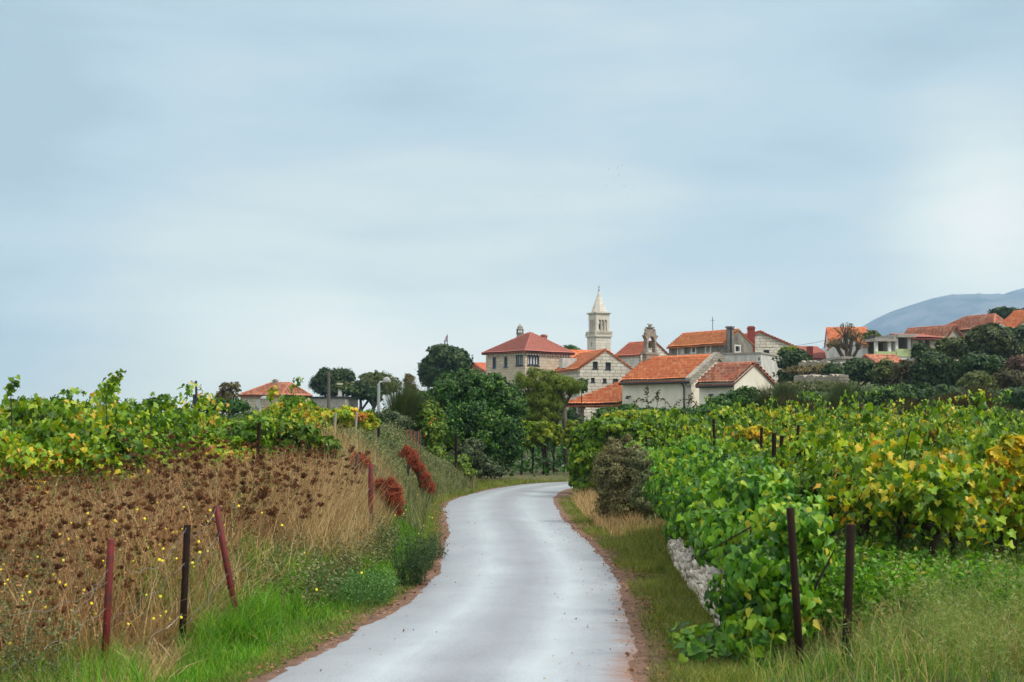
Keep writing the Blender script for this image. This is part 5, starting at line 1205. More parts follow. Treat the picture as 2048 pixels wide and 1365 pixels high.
# ---- picket fence piece on the bank
D_ = 42; root = empty('picket_fence', (X(828, D_), D_, G(X(828, D_), D_)), 'short piece of weathered wooden picket fence on the bank', 'fence')
for k in range(8):
    mb = MB(); x = (k - 3.5) * .045 * 1.25; hh = 1.0 + random.uniform(-.08, .08); g = G(root.location.x + x, D_) - root.location.z; mb.box(x - .016, x + .016, -.012, .012, g - .1, Z(860, D_) - root.location.z + random.uniform(-.05, .03)); mb.build('picket', POLEW if k % 2 else TERRAC, root)
mb = MB(); mb.box(-.24, .24, .013, .035, Z(880, D_) - root.location.z, Z(878, D_) - root.location.z); mb.build('rail', POLEW, root)
# ---- utility poles, lamps, flag
D_ = 63.2; x = X(1131, D_); g = G(x, D_); mb = MB(); mb.tube([(0, 0, -.2), (-.03, 0, 2), (-.12, 0, Z(785, D_) - g)], [.14, .125, .105], 12, True)
tag(mb.build('utility_pole', POLEW, None, (x, D_, g), smooth=True), 'thick weathered wooden pole at the end of the visible road', 'pole')
D_ = 90
for px, top, lab in ((391, 762, 'taller dark utility pole with insulators on the left skyline'), (387, 789, 'shorter dark utility pole beside the taller one')):
    x = X(px, D_); g = G(x, D_); hh = Z(top, D_) - g; root = empty('utility_pole', (x, D_, g), lab, 'pole')
    mb = MB(); mb.tube([(.1, 0, -.2), (0, 0, hh)], [.10, .07], 8); mb.build('pole', DARKPIPE, root)
    mb = MB(); mb.box(-.30, .0, -.03, .03, hh - .16, hh - .11); mb.lathe((-.27, 0, hh - .11), [(.03, 0), (.045, .08), (.02, .14)], 8)
    if top == 762: mb.box(.0, .34, -.03, .03, hh - .60, hh - .55); mb.lathe((.31, 0, hh - .55), [(.03, 0), (.045, .08), (.02, .14)], 8)
    mb.build('insulator_arm', DARKPIPE, root)
D_ = 120; x = X(657, D_); g = G(x, D_); mb = MB(); hh = Z(744, D_) - g; mb.tube([(0, 0, -.2), (0, 0, hh)], [.16, .12], 8); mb.box(-.2, .2, -.06, .06, hh - .3, hh - .16)
tag(mb.build('utility_pole', POLEW, None, (x, D_, g)), 'brown wooden pole in front of the dark conifer', 'pole')
def lamp(pxp, D, top, label, dirx=1, w=.75, hbase=None):
    x = X(pxp, D); g = G(x, D); hh = Z(top, D) - g; root = empty('street_lamp', (x, D, g), label, 'street lamp')
    mb = MB(); mb.tube([(0, 0, -.2), (0, 0, hh - .1), (.05 * dirx, 0, hh), (.25 * dirx, 0, hh + .03)], [.075, .06, .05, .04], 8); mb.build('pole', LAMPW, root)
    mb = MB(); v = []
    prof = [(.02, 0), (.5, .0), (.5, .06), (.42, .16), (.25, .22), (.05, .24)]
    mb.lathe((.32 * dirx, 0, hh - .02), prof, 14, w, w * .45); mb.build('lamp_head', LAMPW, root, smooth=True)
lamp(757, 58, 765, 'pale curved street lamp rising beside the broom', 1, .34)
lamp(519, 96, 799, 'pale street lamp in front of the left stone house', 1, .6)
D_ = 165; x = X(894, D_); zb = Z(705, D_); g = G(x, D_); root = empty('flagpole', (x, D_, g), 'flagpole with limp red, white and blue flag above the dark round tree', 'flagpole')
mb = MB(); mb.tube([(0, 0, 0), (0, 0, Z(669.5, D_) - g)], [.07, .05], 6); mb.build('pole', DARKPIPE, root)
t = Z(671, D_) - g; b = Z(692, D_) - g; V = []; nn = 9; mm = 7
for j in range(mm):
    for k in range(nn):
        u = k / (nn - 1); v = j / (mm - 1); V.append((-.06 - u * .30 - (1 - v) * .0 + (v) * 0.0, .10 * math.sin(u * 9 + v), t - (1 - v) * .55 - u * (t - b - .55)))
V = np.array(V); i = np.arange(mm - 1)[:, None] * nn + np.arange(nn - 1)[None]; q = np.stack([i, i + 1, i + nn + 1, i + nn], -1).reshape(-1, 4)
link('flag', npmesh('flag', V, q, FLAGM, uv=np.array([(k / (nn - 1), j / (mm - 1)) for j in range(mm) for k in range(nn)])), root)
# birds
mbt = MB(); mbt.tube([(0, -.18, 0), (0, -.05, .01), (0, .12, .02), (0, .2, .02)], [.01, .05, .04, .012], 6)
for s in (-1, 1): mbt.face([(0, .07, .02), (s * .25, .03, .10), (s * .45, -.06, .04), (s * .2, -.06, .06), (0, -.06, .02)]); mbt.face([(0, .07, .015), (0, -.06, .015), (s * .2, -.06, .055), (s * .45, -.06, .035), (s * .25, .03, .095)])
for i, (px, py) in enumerate(((1190, 326), (1217, 320), (1236, 331), (1244, 331), (1235, 337), (1238, 351), (1228, 359), (1212, 372), (1245, 372), (1250, 375), (1255, 391), (1217, 339), (1268, 370), (1073, 392), (1089, 391), (1134, 430), (1105, 436), (953, 368), (605, 757))):
    if i == 0: b0 = mbt.build('bird', CONCRETE, None)
    o = b0 if i == 0 else b0.copy()
    if i: COL.objects.link(o)
    o.location = P(px, py, 170 + random.uniform(-15, 15)); o.rotation_euler = (0, random.uniform(-.4, .4), random.uniform(0, 6)); o.scale = (.38, .38, .38)
    tag(o, 'tiny dark bird flying in the loose flock above the bell tower' if px != 605 else 'single bird low over the left stone house', 'bird', 'birds in flight' if px != 605 else None)
    if px == 605 and 'group' in o: del o['group']

# ------------------------------------------------------------------ creeper hedge over the dry stone wall
def creeper():
    wl = lambda y: np.interp(y, [11.5, 14, 18, 22.3, 25], [1.98, 2.05, 2.22, 2.44, 2.55])
    root = empty('climbing_vine', (2.6, 18, .1), 'dense bright green heart-leaved vine tumbling over the dry stone wall', 'climbing vine'); o = np.array([2.6, 18, .1])
    K = 150; yy = rng.uniform(11.9, 25.6, K); s = (yy - 12) / 13.5
    topz = np.interp(yy, [11.9, 12.6, 14, 18, 22, 25.6], [1.25, 1.42, 1.44, 1.5, 1.65, 1.72])
    wx = -.15 + rng.random(K) * np.interp(yy, [11.9, 13, 15, 18], [.5, .72, .95, 1.1]); cz = rng.uniform(.0, 1.0, K); topz = topz + rng.normal(size=K) * .07
    lowz = np.interp(yy, [11.9, 13.2, 13.9, 14.6, 24, 25.6], [.15, .15, .5, .70, .68, .3])
    # rounded cross-section
    fr_ = 1 - np.abs(wx - .4) / .6 * .35
    cz = lowz + (topz * fr_ - lowz) * cz ** .7
    cc = np.stack([wl(yy) + wx + .12, yy, cz], 1)
    n = 40000; ci = rng.integers(0, K, n); q = rdir(n) * (rng.random((n, 1)) ** .5) * np.array([.26, .34, .24]); p = cc[ci] + q
    g = H(p[:, 0], p[:, 1]); k = (p[:, 2] > g + .03) & ~((p[:, 0] < wl(p[:, 1]) - .02) & (p[:, 2] < .58) & (p[:, 1] > 13.9)); p = p[k]; q = q[k]
    nn = unit(q) * .8 + np.stack([np.where(p[:, 0] < wl(p[:, 1]) + .3, -.8, .3), np.full(len(p), -.35), np.full(len(p), .45)], 1) + rng.normal(size=p.shape) * .5
    tip = rng.normal(size=p.shape) * .45 + [0, 0, -1]
    parts = [place(HEART, p - o, nn, tip, rng.uniform(.045, .105, len(p)), np.clip(rng.random(len(p)) ** 1.1 * .8 + .13 * np.sin(p[:, 1] * 3.1 + p[:, 2] * 5) + .05, 0, .96))]
    SP = []
    for k in range(90):
        y0 = rng.uniform(12, 25.3); a = np.array([wl(y0) + rng.uniform(-.1, .8 if y0 > 14 else .45), y0, np.interp(y0, [11.9, 14, 25.6], [1.2, 1.35, 1.6])]); d = rng.normal(size=3) * [.35, .35, .15] + [-.1, -.05, .28]; L_ = rng.uniform(.6, 1.3)
        for t in np.linspace(.1, 1, 15): SP.append(a + d * L_ * t + np.array([0, 0, -.35 * L_ * t * t]))
    SP = np.array(SP) + rng.normal(size=(len(SP), 3)) * .025; parts.append(place(HEART, SP - o, rdir(len(SP)) + [0, -.4, .7], rdir(len(SP)) * .7 + [0, 0, -.6], rng.uniform(.035, .09, len(SP)), rng.random(len(SP)) * .85 + .05))
    # trailing runners along the foot of the wall
    m = 260; ty = rng.uniform(12.2, 13.6, m); tx = wl(ty) - rng.random(m) ** 2 * .55; tp = np.stack([tx, ty, H(tx, ty) + rng.uniform(.03, .16, m)], 1)
    parts.append(place(HEART, tp - o, rng.normal(size=(m, 3)) * .4 + [-.2, -.5, .9], rdir(m) + [-.3, -.6, 0], rng.uniform(.05, .11, m), rng.random(m) * .8))
    V, Fc, r = merge(parts); link('foliage', npmesh('foliage', V, Fc, CREEPER, {'rnd': r}), root)
    mb = MB()
    for k in range(26):
        y0 = rng.uniform(12.2, 25); x0 = wl(y0) + .45; a = Vector((x0, y0, .1)) - root.location; b = Vector((x0 + rng.normal() * .2, y0 + rng.normal() * .3, np.interp(y0, [12, 25], [1.1, 1.5]))) - root.location
        mb.tube([a, a.lerp(b, .5) + Vector((rng.normal() * .1, rng.normal() * .1, 0)), b, b + Vector((-.5, rng.normal() * .3, -.35))], [.018, .014, .01, .004], 5)
    mb.build('stem', VBARK, root)
creeper()
# dry stone wall: separate stones in one wall
def drystone():
    rw = np.random.default_rng(9); bm_t = np.array([(x, y, z) for z in (-.5, .5) for y in (-.5, .5) for x in (-.5, .5)], float)
    fc = np.array([(0, 2, 3, 1), (4, 5, 7, 6), (0, 1, 5, 4), (1, 3, 7, 5), (3, 2, 6, 7), (2, 0, 4, 6)])
    import bmesh
    bm = bmesh.new(); bmesh.ops.create_cube(bm, size=1); bmesh.ops.bevel(bm, geom=bm.edges[:] , offset=.08, segments=1, affect='EDGES'); bmesh.ops.triangulate(bm, faces=bm.faces[:])
    TV = np.array([v.co[:] for v in bm.verts]); TF = np.array([[v.index for v in f.verts] for f in bm.faces]); bm.free()
    Vs, Fs, rs = [], [], []; o = np.array([2.1, 13, 0]); off = 0
    ys = [11.7, 14, 18, 22.3, 24.5]; xs = [1.97, 2.05, 2.22, 2.44, 2.56]
    z = 0.0
    for row in range(11):
        h_ = rw.uniform(.05, .085); y = 13.7
        while y < 23.0:
            L_ = rw.uniform(.07, .28); top = .68
            if z < top + rw.uniform(-.07, .05):
                x = np.interp(y, ys, xs) + rw.normal() * .015 + row * .012
                V = TV * np.array([.22, L_ * .95, h_ * .96]) ; V = V + rw.normal(size=V.shape) * np.array([.016, .011, .009])
                a = rw.normal() * .09; V = V @ np.array([[1, 0, 0], [0, math.cos(a), -math.sin(a)], [0, math.sin(a), math.cos(a)]])
                V += np.array([x + .12, y + L_ / 2, z + h_ / 2 + float(H(x, y)) * .5 - .02]) - o
                Vs.append(V); Fs.append(TF + off); rs.append(np.full(len(V), rw.random())); off += len(V)
            y += L_
        z += h_
    m, t, b, _ = newmat("dry_stone_limestone"); at = t.nodes.new('ShaderNodeAttribute'); at.attribute_name = 'rnd'; v = t.nodes.new('ShaderNodeNewGeometry').outputs['Position']
    c = ramp(t, at.outputs['Fac'], [(0, (.54, .48, .43)), (.5, (.70, .66, .61)), (.85, (.78, .75, .71)), (1, (.50, .40, .33))]); n = noise(t, v, 22, 7, .7)
    c = mixc(t, 1., c, ramp(t, n, [(.3, (.62, .58, .54)), (.6, (1.15, 1.14, 1.12))]), 'MULTIPLY'); setc(t, b.inputs['Base Color'], c); b.inputs['Roughness'].default_value = .9; bump(t, b, n, .8, .012)
    root = tag(link('dry_stone_wall', npmesh('dry_stone_wall', np.concatenate(Vs), np.concatenate(Fs), m, {'rnd': np.concatenate(rs)}), None, tuple(o)), 'low white dry stone wall beside the road under the green creeper', 'stone wall')
    mb = MB(); 
    for k in range(14):
        y0 = 13.9 + k * .6; mb.box(np.interp(y0, ys, xs) + .12 - o[0], np.interp(y0, ys, xs) + .4 - o[0], y0 - o[1], y0 + .602 - o[1], -.1, .52)
    mb.build('rubble_core', RUBBLE, root)
drystone()
# loose stones in the meadow to the right
for i, (px, py, s) in enumerate(((1775, 1205, .16), (1798, 1212, .13), (1720, 1190, .10))):
    D = (CAMZ - .25) * F / (py - 855); x = X(px, D); mb = MB()
    prof = [(.3, 0), (.5, .12), (.52, .3), (.4, .5), (.15, .6)]; mb.lathe((0, 0, -.2 * s), [(r_ * s * 1.6, z_ * s * 2.2) for r_, z_ in prof], 9, 1.2, .8)
    for v in mb.v: v += Vector((random.uniform(-.02, .02), random.uniform(-.02, .02), random.uniform(-.02, .02)))
    o = mb.build('stone', LIMESTONE, None, (x, D, G(x, D))); tag(o, ['largest pale stone lying in the meadow grass', 'pale stone touching the largest one in the meadow', 'small pale stone half hidden between the two iron posts'][i], 'stone')
# ------------------------------------------------------------------ fence posts of the foreground
def ipost(px0, py0, px1, py1, D, r, mat, label, name='fence_post', square=False, tilt_y=0, ext=.25):
    b, t = P(px0, py0, D), P(px1, py1, D + tilt_y); d = (t - b); mb = MB()
    e = d.normalized() * ext
    if square:
        q = d.to_track_quat('Z', 'Y').to_matrix().to_4x4(); Ln = d.length
        mb.box(-r, r, -r * .18, r * .18, -ext, Ln, q); mb.box(-r * .18, r * .18, r * .18 + .001, r * 1.3, -ext, Ln, q)
    else:
        mb.tube([-e, d * .5 + Vector((.002, 0, 0)), d * .995, d], [r, r, r, r * .9], 12)
    o = mb.build(name, mat, None, b, smooth=not square)
    for p in o.data.polygons:
        if len(p.vertices) > 4: p.use_smooth = False
    return tag(o, label, 'post')
ipost(206, 1385, 222, 1078, 12.3, .031, REDIRON, 'bright red iron fence post nearest the camera on the left')
ipost(362, 1322, 375, 1050, 13.2, .032, DARKIRON, 'upright dark brown iron post between the two red ones')
ipost(477, 1258, 432, 1012, 14.2, .032, REDIRON, 'leaning red iron post at the edge of the green grass')
ipost(741, 1080, 742, 928, 23.2, .042, REDIRON, 'rusty red post in front of the red plants')
ipost(706, 990, 716, 908, 26.5, .035, RUST, 'leaning rusty post with wire behind the red one')
ipost(1601, 1345, 1580, 1016, 11.75, .032, DARKIRON, 'leaning dark iron post against the green creeper')
ipost(1689, 1375, 1702, 1049, 11.3, .034, DARKIRON, 'dark iron post standing free in the meadow', square=False)
ipost(1474, 1290, 1470, 1165, 13.6, .05, POLEW, 'short grey weathered post under the creeper leaves', square=False)
ipost(1850, 1195, 1845, 1010, 16.4, .03, DARKIRON, 'dark vineyard post beside the twisted vine trunk', 'vineyard_post')
ipost(1975, 1180, 1992, 985, 16.2, .026, DARKIRON, 'slanting vineyard post among the yellow leaves', 'vineyard_post')
def fwire(p0, p1, sag, label, wig=.02, r=.0024, n=40):
    p0, p1 = Vector(p0), Vector(p1); mb = MB(); pts = []; ph = random.random() * 6
    for k in range(n + 1):
        t = k / n; env = math.sin(math.pi * t); pts.append(p0.lerp(p1, t) - p0 + Vector((wig * .5 * math.sin(t * 31 + ph) * env, wig * math.sin(t * 23 + ph) * env, -4 * sag * t * (1 - t) + wig * math.sin(t * 19 + ph * 2) * env)))
    mb.tube(pts, r, 5); tag(mb.build('fence_wire', WIREM, None, p0), label, 'wire', 'loose wires of the left fence')
A_ = lambda t: P(206, 1385, 12.3).lerp(P(222, 1078, 12.3), t); B_ = lambda t: P(362, 1322, 13.2).lerp(P(375, 1050, 13.2), t); C_ = lambda t: P(477, 1258, 14.2).lerp(P(432, 1012, 14.2), t)
lw = 'slack galvanised wire strung between the iron posts on the left'
off = Vector((0, -.04, 0))
fwire(A_(.93) + off, B_(.98) + off, .28, lw); fwire(A_(.45) + off, B_(.72) + off, .05, lw, .03); fwire(A_(.2) + off, B_(.35) + off, .06, lw, .03)
fwire(B_(.95) + off, C_(.98) + off, .12, lw); fwire(B_(.7) + off, C_(.78) + off, .05, lw); fwire(B_(.25) + off, C_(.45) + off, .03, lw, .03)
fwire(A_(.72) + off, P(20, 1230, 10.9), .06, lw); fwire(A_(.55) + off, P(5, 1340, 10.9), .05, lw, .03); fwire(A_(.8) + off, P(150, 1230, 11.6), .0, lw, .03)
fwire(C_(.5) + off, P(660, 1000, 22.5), .35, lw, .03); fwire(P(741, 945, 23.2), P(709, 960, 26.4), .02, lw); fwire(P(741, 975, 23.2), P(640, 1040, 20), .1, lw); fwire(P(741, 950, 23.2), P(713, 925, 26.4), .01, lw)
NEEDT2 = tmpl([(-.06, 0, 0), (.06, 0, 0), (.02, 1, -.1)], [(0, 1, 2)])
# ------------------------------------------------------------------ ground cover
def area(n, y0, y1, efn, side='L', power=1.0):
    y = y0 + (y1 - y0) * rng.random(n) ** power; e = efn(n, y)
    x = xl(y) - e if side == 'L' else xr(y) + e
    return x, y, e
def grass(n, x, y, h, wd, lean=(.1, .7), seg=3, droop=1., rnd=None, z=0):
    b = np.stack([x, y, H(x, y) - .01 + z], 1); return blades(b, h, rng.uniform(*lean, len(x)), rng.random(len(x)) * 2 * np.pi, wd, seg, droop, rnd)
def patch(x, y, f=1.0, s=0): return .5 + .5 * np.sin(x * 1.9 * f + s) * np.cos(y * 1.3 * f + s * 2.1 + .7 * np.sin(x * f))
LOC = (0, 20, 0)
# bright grass on the left verge

n = 52000; x, y, e = area(n, 10.2, 33, lambda n, y: U(.14, 1, n) ** 1.0 * np.interp(y, [10, 11.5, 12.5, 13.5, 15, 17, 22, 33], [.85, .95, 1.15, 1.5, 2.15, 2.3, 1.75, 1.1]), 'L', 1.15)
h_ = (.04 + .22 * SS((e - .2) / 1.0) * (.4 + patch(x, y, 1.3))) * U(.5, 1.3, n); k = rng.random(n) < (.45 + .55 * SS((e - .1) / .5)); 
V1 = grass(0, x[k], y[k], h_[k], U(.002, .0048, k.sum()), (.1, .9), 3)[:3]
n = 9000; x, y, e = area(n, 13.2, 19, lambda n, y: U(.5, 1, n) * np.interp(y, [13, 15, 19], [1.1, 2.35, 2.3])); V2 = grass(0, x, y, U(.2, .48, n) * SS((e - .2) / .9), U(.003, .006, n), (.3, 1.1), 4)[:3]
n = 5000; y = U(10.2, 13.5, n); x = -.36 * y - .2 + rng.random(n) ** 1.5 * 1.4; V7 = grass(0, x, y, U(.15, .5, n), U(.002, .0045, n), (.1, .7), 3)[:3]
GT = []
for k in range(30):
    y0 = U(13, 24); x0 = xl(y0) - U(1.5, 6.5); n = int(U(60, 160)); a = rng.random(n) * 6.28; q = rng.random(n) * .4
    GT.append(grass(0, x0 + q * np.cos(a), y0 + q * np.sin(a), U(.4, .9, n) * U(.7, 1.25), U(.003, .006, n), (.1, .6), 3)[:3])
stuff('green_grass', [V1, V2, V7] + GT, GRASS, 'fresh bright green grass on the left roadside bank', 'grass')
# short duller verge grass both sides
n = 60000; x, y, e = area(n, 10.2, 40, lambda n, y: U(.12, 1.0, n), 'R', 1.3); k = x < np.interp(y, [10, 14, 22.3, 26, 40], [2.9, 2.02, 2.4, 3.2, 2.9])
V1 = grass(0, x[k], y[k], U(.03, .10, k.sum()) * (.6 + patch(x[k], y[k], 1.5)), U(.002, .0045, k.sum()), (.2, 1.1), 2)[:3]
n = 16000; x, y, e = area(n, 11.2, 24, lambda n, y: U(.3, .95, n), 'R', 1.1); k = patch(x, y, 2.1, 1) > .5; V3 = grass(0, x[k], y[k], U(.06, .16, k.sum()), U(.002, .004, k.sum()), (.2, .9), 2)[:3]
n = 26000; x, y, e = area(n, 10.2, 52, lambda n, y: U(.08, .5, n), 'L', 1.2); V2 = grass(0, x, y, U(.03, .09, n), U(.002, .0045, n), (.2, 1.1), 2)[:3]
n = 24000; y = U(37, 53, n); x = U(-2.6, 3.2, n); dd = np.min(np.hypot(x[:, None] - lp[None, 540:880:6, 0], y[:, None] - lp[None, 540:880:6, 1]), 1); k = ((x < xl(y) - .1) & (y < 46)) | ((y >= 45) & (dd > .25) & (y > np.interp(x, lp[560:800, 0], lp[560:800, 1])))
V4 = grass(0, x[k], y[k], U(.05, .2, k.sum()), U(.005, .010, k.sum()), (.2, .9), 2)[:3]
n = 9000; x = U(2.0, 3.8, n); y = U(21, 27.5, n); k = x > xr(y) + .8; V8 = grass(0, x[k], y[k], U(.05, .28, k.sum()), U(.003, .006, k.sum()), (.2, .9), 2)[:3]
stuff('verge_grass', [V1, V3, V2, V4, V8], VERGE, 'short dull green grass along both road edges', 'grass')
# dry grass
FL = lambda y: np.where(y < 14.5, np.interp(y, [10, 12.3, 13.2, 14.2], [2.6, 1.85, 1.48, 1.28]), 0)
n = 25000; x, y, e = area(n, 10.4, 24, lambda n, y: U(1.25, 5.6, n), 'L', 1.0); k = rng.random(n) < .35 + .65 * patch(x, y, .9, 1.); x, y, e = x[k], y[k], e[k]; k = e > FL(y) + .05; x, y, e = x[k], y[k], e[k]
h_ = U(.35, 1.15, len(x)) * (.55 + .45 * SS((e - 1) / 1.2)); V1 = grass(0, x, y, h_, U(.003, .0062, len(x)), (.15, 1.0), 4)[:3]
n = 15000; x, y, e = area(n, 18, 33, lambda n, y: U(.95, 3.4, n), 'L', 1.2); V2 = grass(0, x, y, U(.4, 1.05, n) * (.5 + .5 * SS((e - .8) / .8)), U(.003, .006, n), (.1, .6), 4)[:3]
n = 6500; y = U(11.2, 14.4, n); e = FL(y) + .06 + U(0, 1.0, n) ** 1.3 ; x = xl(y) - e; b = np.stack([x, y, H(x, y)], 1); V3b = None; V3 = blades(b, U(.2, .5, n) * (.6 + .6 * patch(x, y, 2.3)), U(.5, 1.4, n), rng.normal(size=n) * 1.3 - .3, U(.003, .006, n), 4, .9)[:3]
n = 6000; x, y, e = area(n, 26, 41, lambda n, y: U(.5, 1.8, n), 'R'); V4 = grass(0, x, y, U(.1, .4, n), U(.004, .007, n), (.1, .8), 3)[:3]
n = 5000; y = U(88, 100, n); x = U(17, 24, n); V5 = grass(0, x, y, U(.3, .9, n), U(.02, .04, n), (.1, .6), 2)[:3]
n = 11000; y = U(9.9, 13.6, n); e = U(.45, 4.2, n); x = xl(y) - e; k = (e > np.interp(y, [10, 11.5, 12.5, 13.6], [.6, .8, 1.05, 1.35])) & (x > -.37 * y - .3); V6 = grass(0, x[k], y[k], U(.12, .42, k.sum()) * (.7 + .5 * patch(x[k], y[k], 2.)), U(.0025, .0055, k.sum()), (.3, 1.3), 4, .9)[:3]
TU = []
for k in range(46):
    y0 = U(12.8, 25); x0 = xl(y0) - U(1.7, 6.5); n = int(U(50, 120)); a = rng.random(n) * 6.28; q = rng.random(n) * .12
    TU.append(grass(0, x0 + q * np.cos(a), y0 + q * np.sin(a), U(.6, 1.0, n) * U(.8, 1.35), U(.003, .006, n), (.15, .75), 4, rnd=U(.3, 1, n))[:3])
n = 2600; V9 = grass(0, U(2.6, 6.2, n), U(10.2, 15.5, n), U(.12, .5, n), U(.002, .0045, n), (.3, 1.2), 4)[:3]
stuff('dry_grass', [V1, V2, V3, V4, V5, V6, V9] + TU, DRY, 'tall straw-coloured dry grass spilling over the left bank', 'dry grass')
# dead brown umbels
def umbels(n, xf, hr, sc, mat, name, label):
    x, y = xf(n); b = np.stack([x, y, H(x, y)], 1); h = U(*hr, n) * (.55 + .6 * patch(x, y, .8, 2)) * np.interp(y, [12, 16], [1.15, 1.0]); parts = []
    V, Fc, r, tip = blades(b, h, U(.05, .35, n), rng.random(n) * 6.28, U(.003, .0055, n), 3, .6); parts.append((V, Fc, r * .7))
    # side stems
    m = n; V, Fc, r, tip2 = blades(b + np.stack([0 * h, 0 * h, h * .4], 1), h * U(.25, .5, n), U(.3, .9, n), rng.random(n) * 6.28, U(.002, .004, n), 2, .5); parts.append((V, Fc, r * .7))
    for tp, ss in ((tip, 1.0), (tip2, .75)):
        K = 24; hd = len(tp); a = rng.random((hd, K)) * 6.28; el_ = U(.35, 1.5, (hd, K)); s = sc * U(.5, 1.45, hd) * ss
        d = np.stack([np.cos(a) * np.cos(el_) * 1.0, np.sin(a) * np.cos(el_), np.sin(el_)], -1).reshape(-1, 3)
        p = np.repeat(tp, K, 0) + d * 0; V, Fc, r = place(UMB, p, np.cross(d, rdir(len(d))), d, np.repeat(s, K), np.repeat(rng.random(hd) * .6, K) + rng.random(hd * K) * .4); parts.append((V, Fc, r))
    return parts
UMB = tmpl([(-.04, 0, 0), (.04, 0, 0), (.15, .95, .1), (.02, 1.15, -.05), (-.13, .9, .05)], [(0, 1, 2), (0, 2, 3), (0, 3, 4)])
def zoneW(n):
    y = U(11.3, 24.5, n); e = np.interp(rng.random(n), [0, 1], [1.9, 6.8]); return xl(y) - e, y
pts = umbels(1800, zoneW, (.55, 1.32), .043, BROWNW, 'dead_weeds', '')
def zoneW2(n): y = U(17, 29, n); return xl(y) - U(1.6, 3.6, n), y
pts += umbels(420, zoneW2, (.55, 1.1), .06, BROWNW, '', '')
pts2 = []
n = 19000; y = U(11.3, 24.5, n); x = xl(y) - U(1.8, 6.8, n); V, Fc, r, tp = blades(np.stack([x, y, H(x, y) + U(0, .5, n)], 1), U(.2, .7, n), U(.1, .8, n), rng.random(n) * 6.28, U(.002, .0045, n), 2, .6); pts2.append((V, Fc, r))
m = len(tp); pp = tp + rng.normal(size=(m, 3)) * .03; pts2.append(place(OVAL, pp, rdir(m), rdir(m), U(.012, .035, m), rng.random(m) * .7))
stuff('dead_stalks', pts2, STALK, 'reddish tan dead stalks standing among the brown seed heads', 'weeds')
stuff('dead_weeds', pts, BROWNW, 'mass of dead brown wild carrot heads behind the left fence', 'weeds')
# green leafy weeds: stalks with small leaves
def leafy(x, y, h, lf, per, spread=.07, rnd=None, panicle=.0, T=OVAL, lean=(.05, .3)):
    n = len(x); b = np.stack([x, y, H(x, y)], 1); V, Fc, r, tip = blades(b, h, U(*lean, n), rng.random(n) * 6.28, U(.002, .004, n), 3, .5); parts = [(V, Fc, r * .5)]
    t = rng.random((n, per)) ** .8; p = b[:, None, :] * (1 - t)[..., None] + tip[:, None, :] * t[..., None]; p = p.reshape(-1, 3); w_ = spread * (1 - .5 * t.reshape(-1)) * np.repeat(h, per) / .6
    d = rdir(len(p)); d[:, 2] = np.abs(d[:, 2]) * .6; p = p + d * w_[:, None] * rng.random((len(p), 1)); parts.append(place(T, p, rdir(len(p)) + [0, 0, .6], d + [0, 0, .2], lf * U(.5, 1.4, len(p)), rng.random(len(p)))); return parts
n = 420; y = U(10.9, 15.5, n); x = rng.random(n) ** 1.6 * .8 - .36 * y - .15; A1 = leafy(x, y, U(.3, .85, n), .03, 46, .05)
n = 950; y = U(12.5, 25, n); x = xl(y) - U(1.8, 7.5, n); A2 = leafy(x, y, U(.3, 1.1, n), .03, 40, .05)
n = 1100; y = U(15, 24, n); x = xl(y) - U(.7, 2.2, n); A3 = leafy(x, y, U(.15, .5, n), .035, 24, .1)
stuff('fleabane', A1 + A2 + A3, GREYG, 'grey-green leafy weed stalks at the left edge and along the fence', 'weeds')
# bank scrub, small grey-green leaves
n = 1; parts = []
m = 90000; y = U(27, 48, m); e = U(.45, 6.0, m) ** 1.0; x = xl(y) - e; bz = H(x, y); hmax = (.22 + .5 * patch(x, y, .8, .3)) * SS((e - .3) / 1.2); p = np.stack([x, y, bz + hmax * rng.random(m) ** .6], 1)
parts.append(place(OVAL, p, rdir(m) + [.5, -.5, .7], rdir(m), U(.03, .075, m), np.clip(rng.random(m) * .7 + .3 * patch(x, y, 1.7, 3), 0, 1)))
m = 9000; y = U(26, 47, m); e = U(.4, 4.5, m); x = xl(y) - e; parts.append(grass(0, x, y, U(.2, .75, m), U(.004, .008, m), (.1, .7), 3)[:3])
stuff('bank_scrub', parts, GREYG, 'low grey-green scrub covering the bank left of the bend', 'undergrowth')
# undergrowth among vines
parts = []
m = 34000; y = U(14.8, 32, m); x = U(2.9, 12.5, m); k = (np.abs(x) < .37 * y + .5) & (x > np.interp(y, [10, 25, 32], [2.9, 3.2, 2.6])); x, y = x[k], y[k]; hm = .35 * patch(x, y, 1.1, 1) + .08
parts.append(place(OVAL, np.stack([x, y, H(x, y) + hm * rng.random(len(x))], 1), rdir(len(x)) + [0, -.3, 1], rdir(len(x)), U(.03, .075, len(x)), rng.random(len(x)) * .8))
m = 14000; y = U(13.5, 30, m); x = U(2.7, 11.5, m); parts.append(grass(0, x, y, U(.12, .5, m), U(.003, .007, m), (.1, .8), 3, rnd=rng.random(m) * .8)[:3])
m = 26000; y = U(18, 46, m); x = -U(3.2, 16, m); k = np.abs(x) < .37 * y + .5; x, y = x[k], y[k]; parts.append(place(OVAL, np.stack([x, y, H(x, y) + U(0, .6, len(x))], 1), rdir(len(x)) + [0, -.3, 1], rdir(len(x)), U(.05, .1, len(x)), rng.random(len(x)) * .8))
m = 40000; y = U(36, 75, m); x = U(3, 27, m); k = (np.abs(x) < .37 * y + .5) & (y > 38 + 0 * x); x, y = x[k], y[k]; parts.append(place(OVAL, np.stack([x, y, H(x, y) + U(0, .9, len(x)) * patch(x, y, .5, 1)], 1), rdir(len(x)) + [0, -.3, 1], rdir(len(x)), U(.08, .15, len(x)), rng.random(len(x)) * .8))
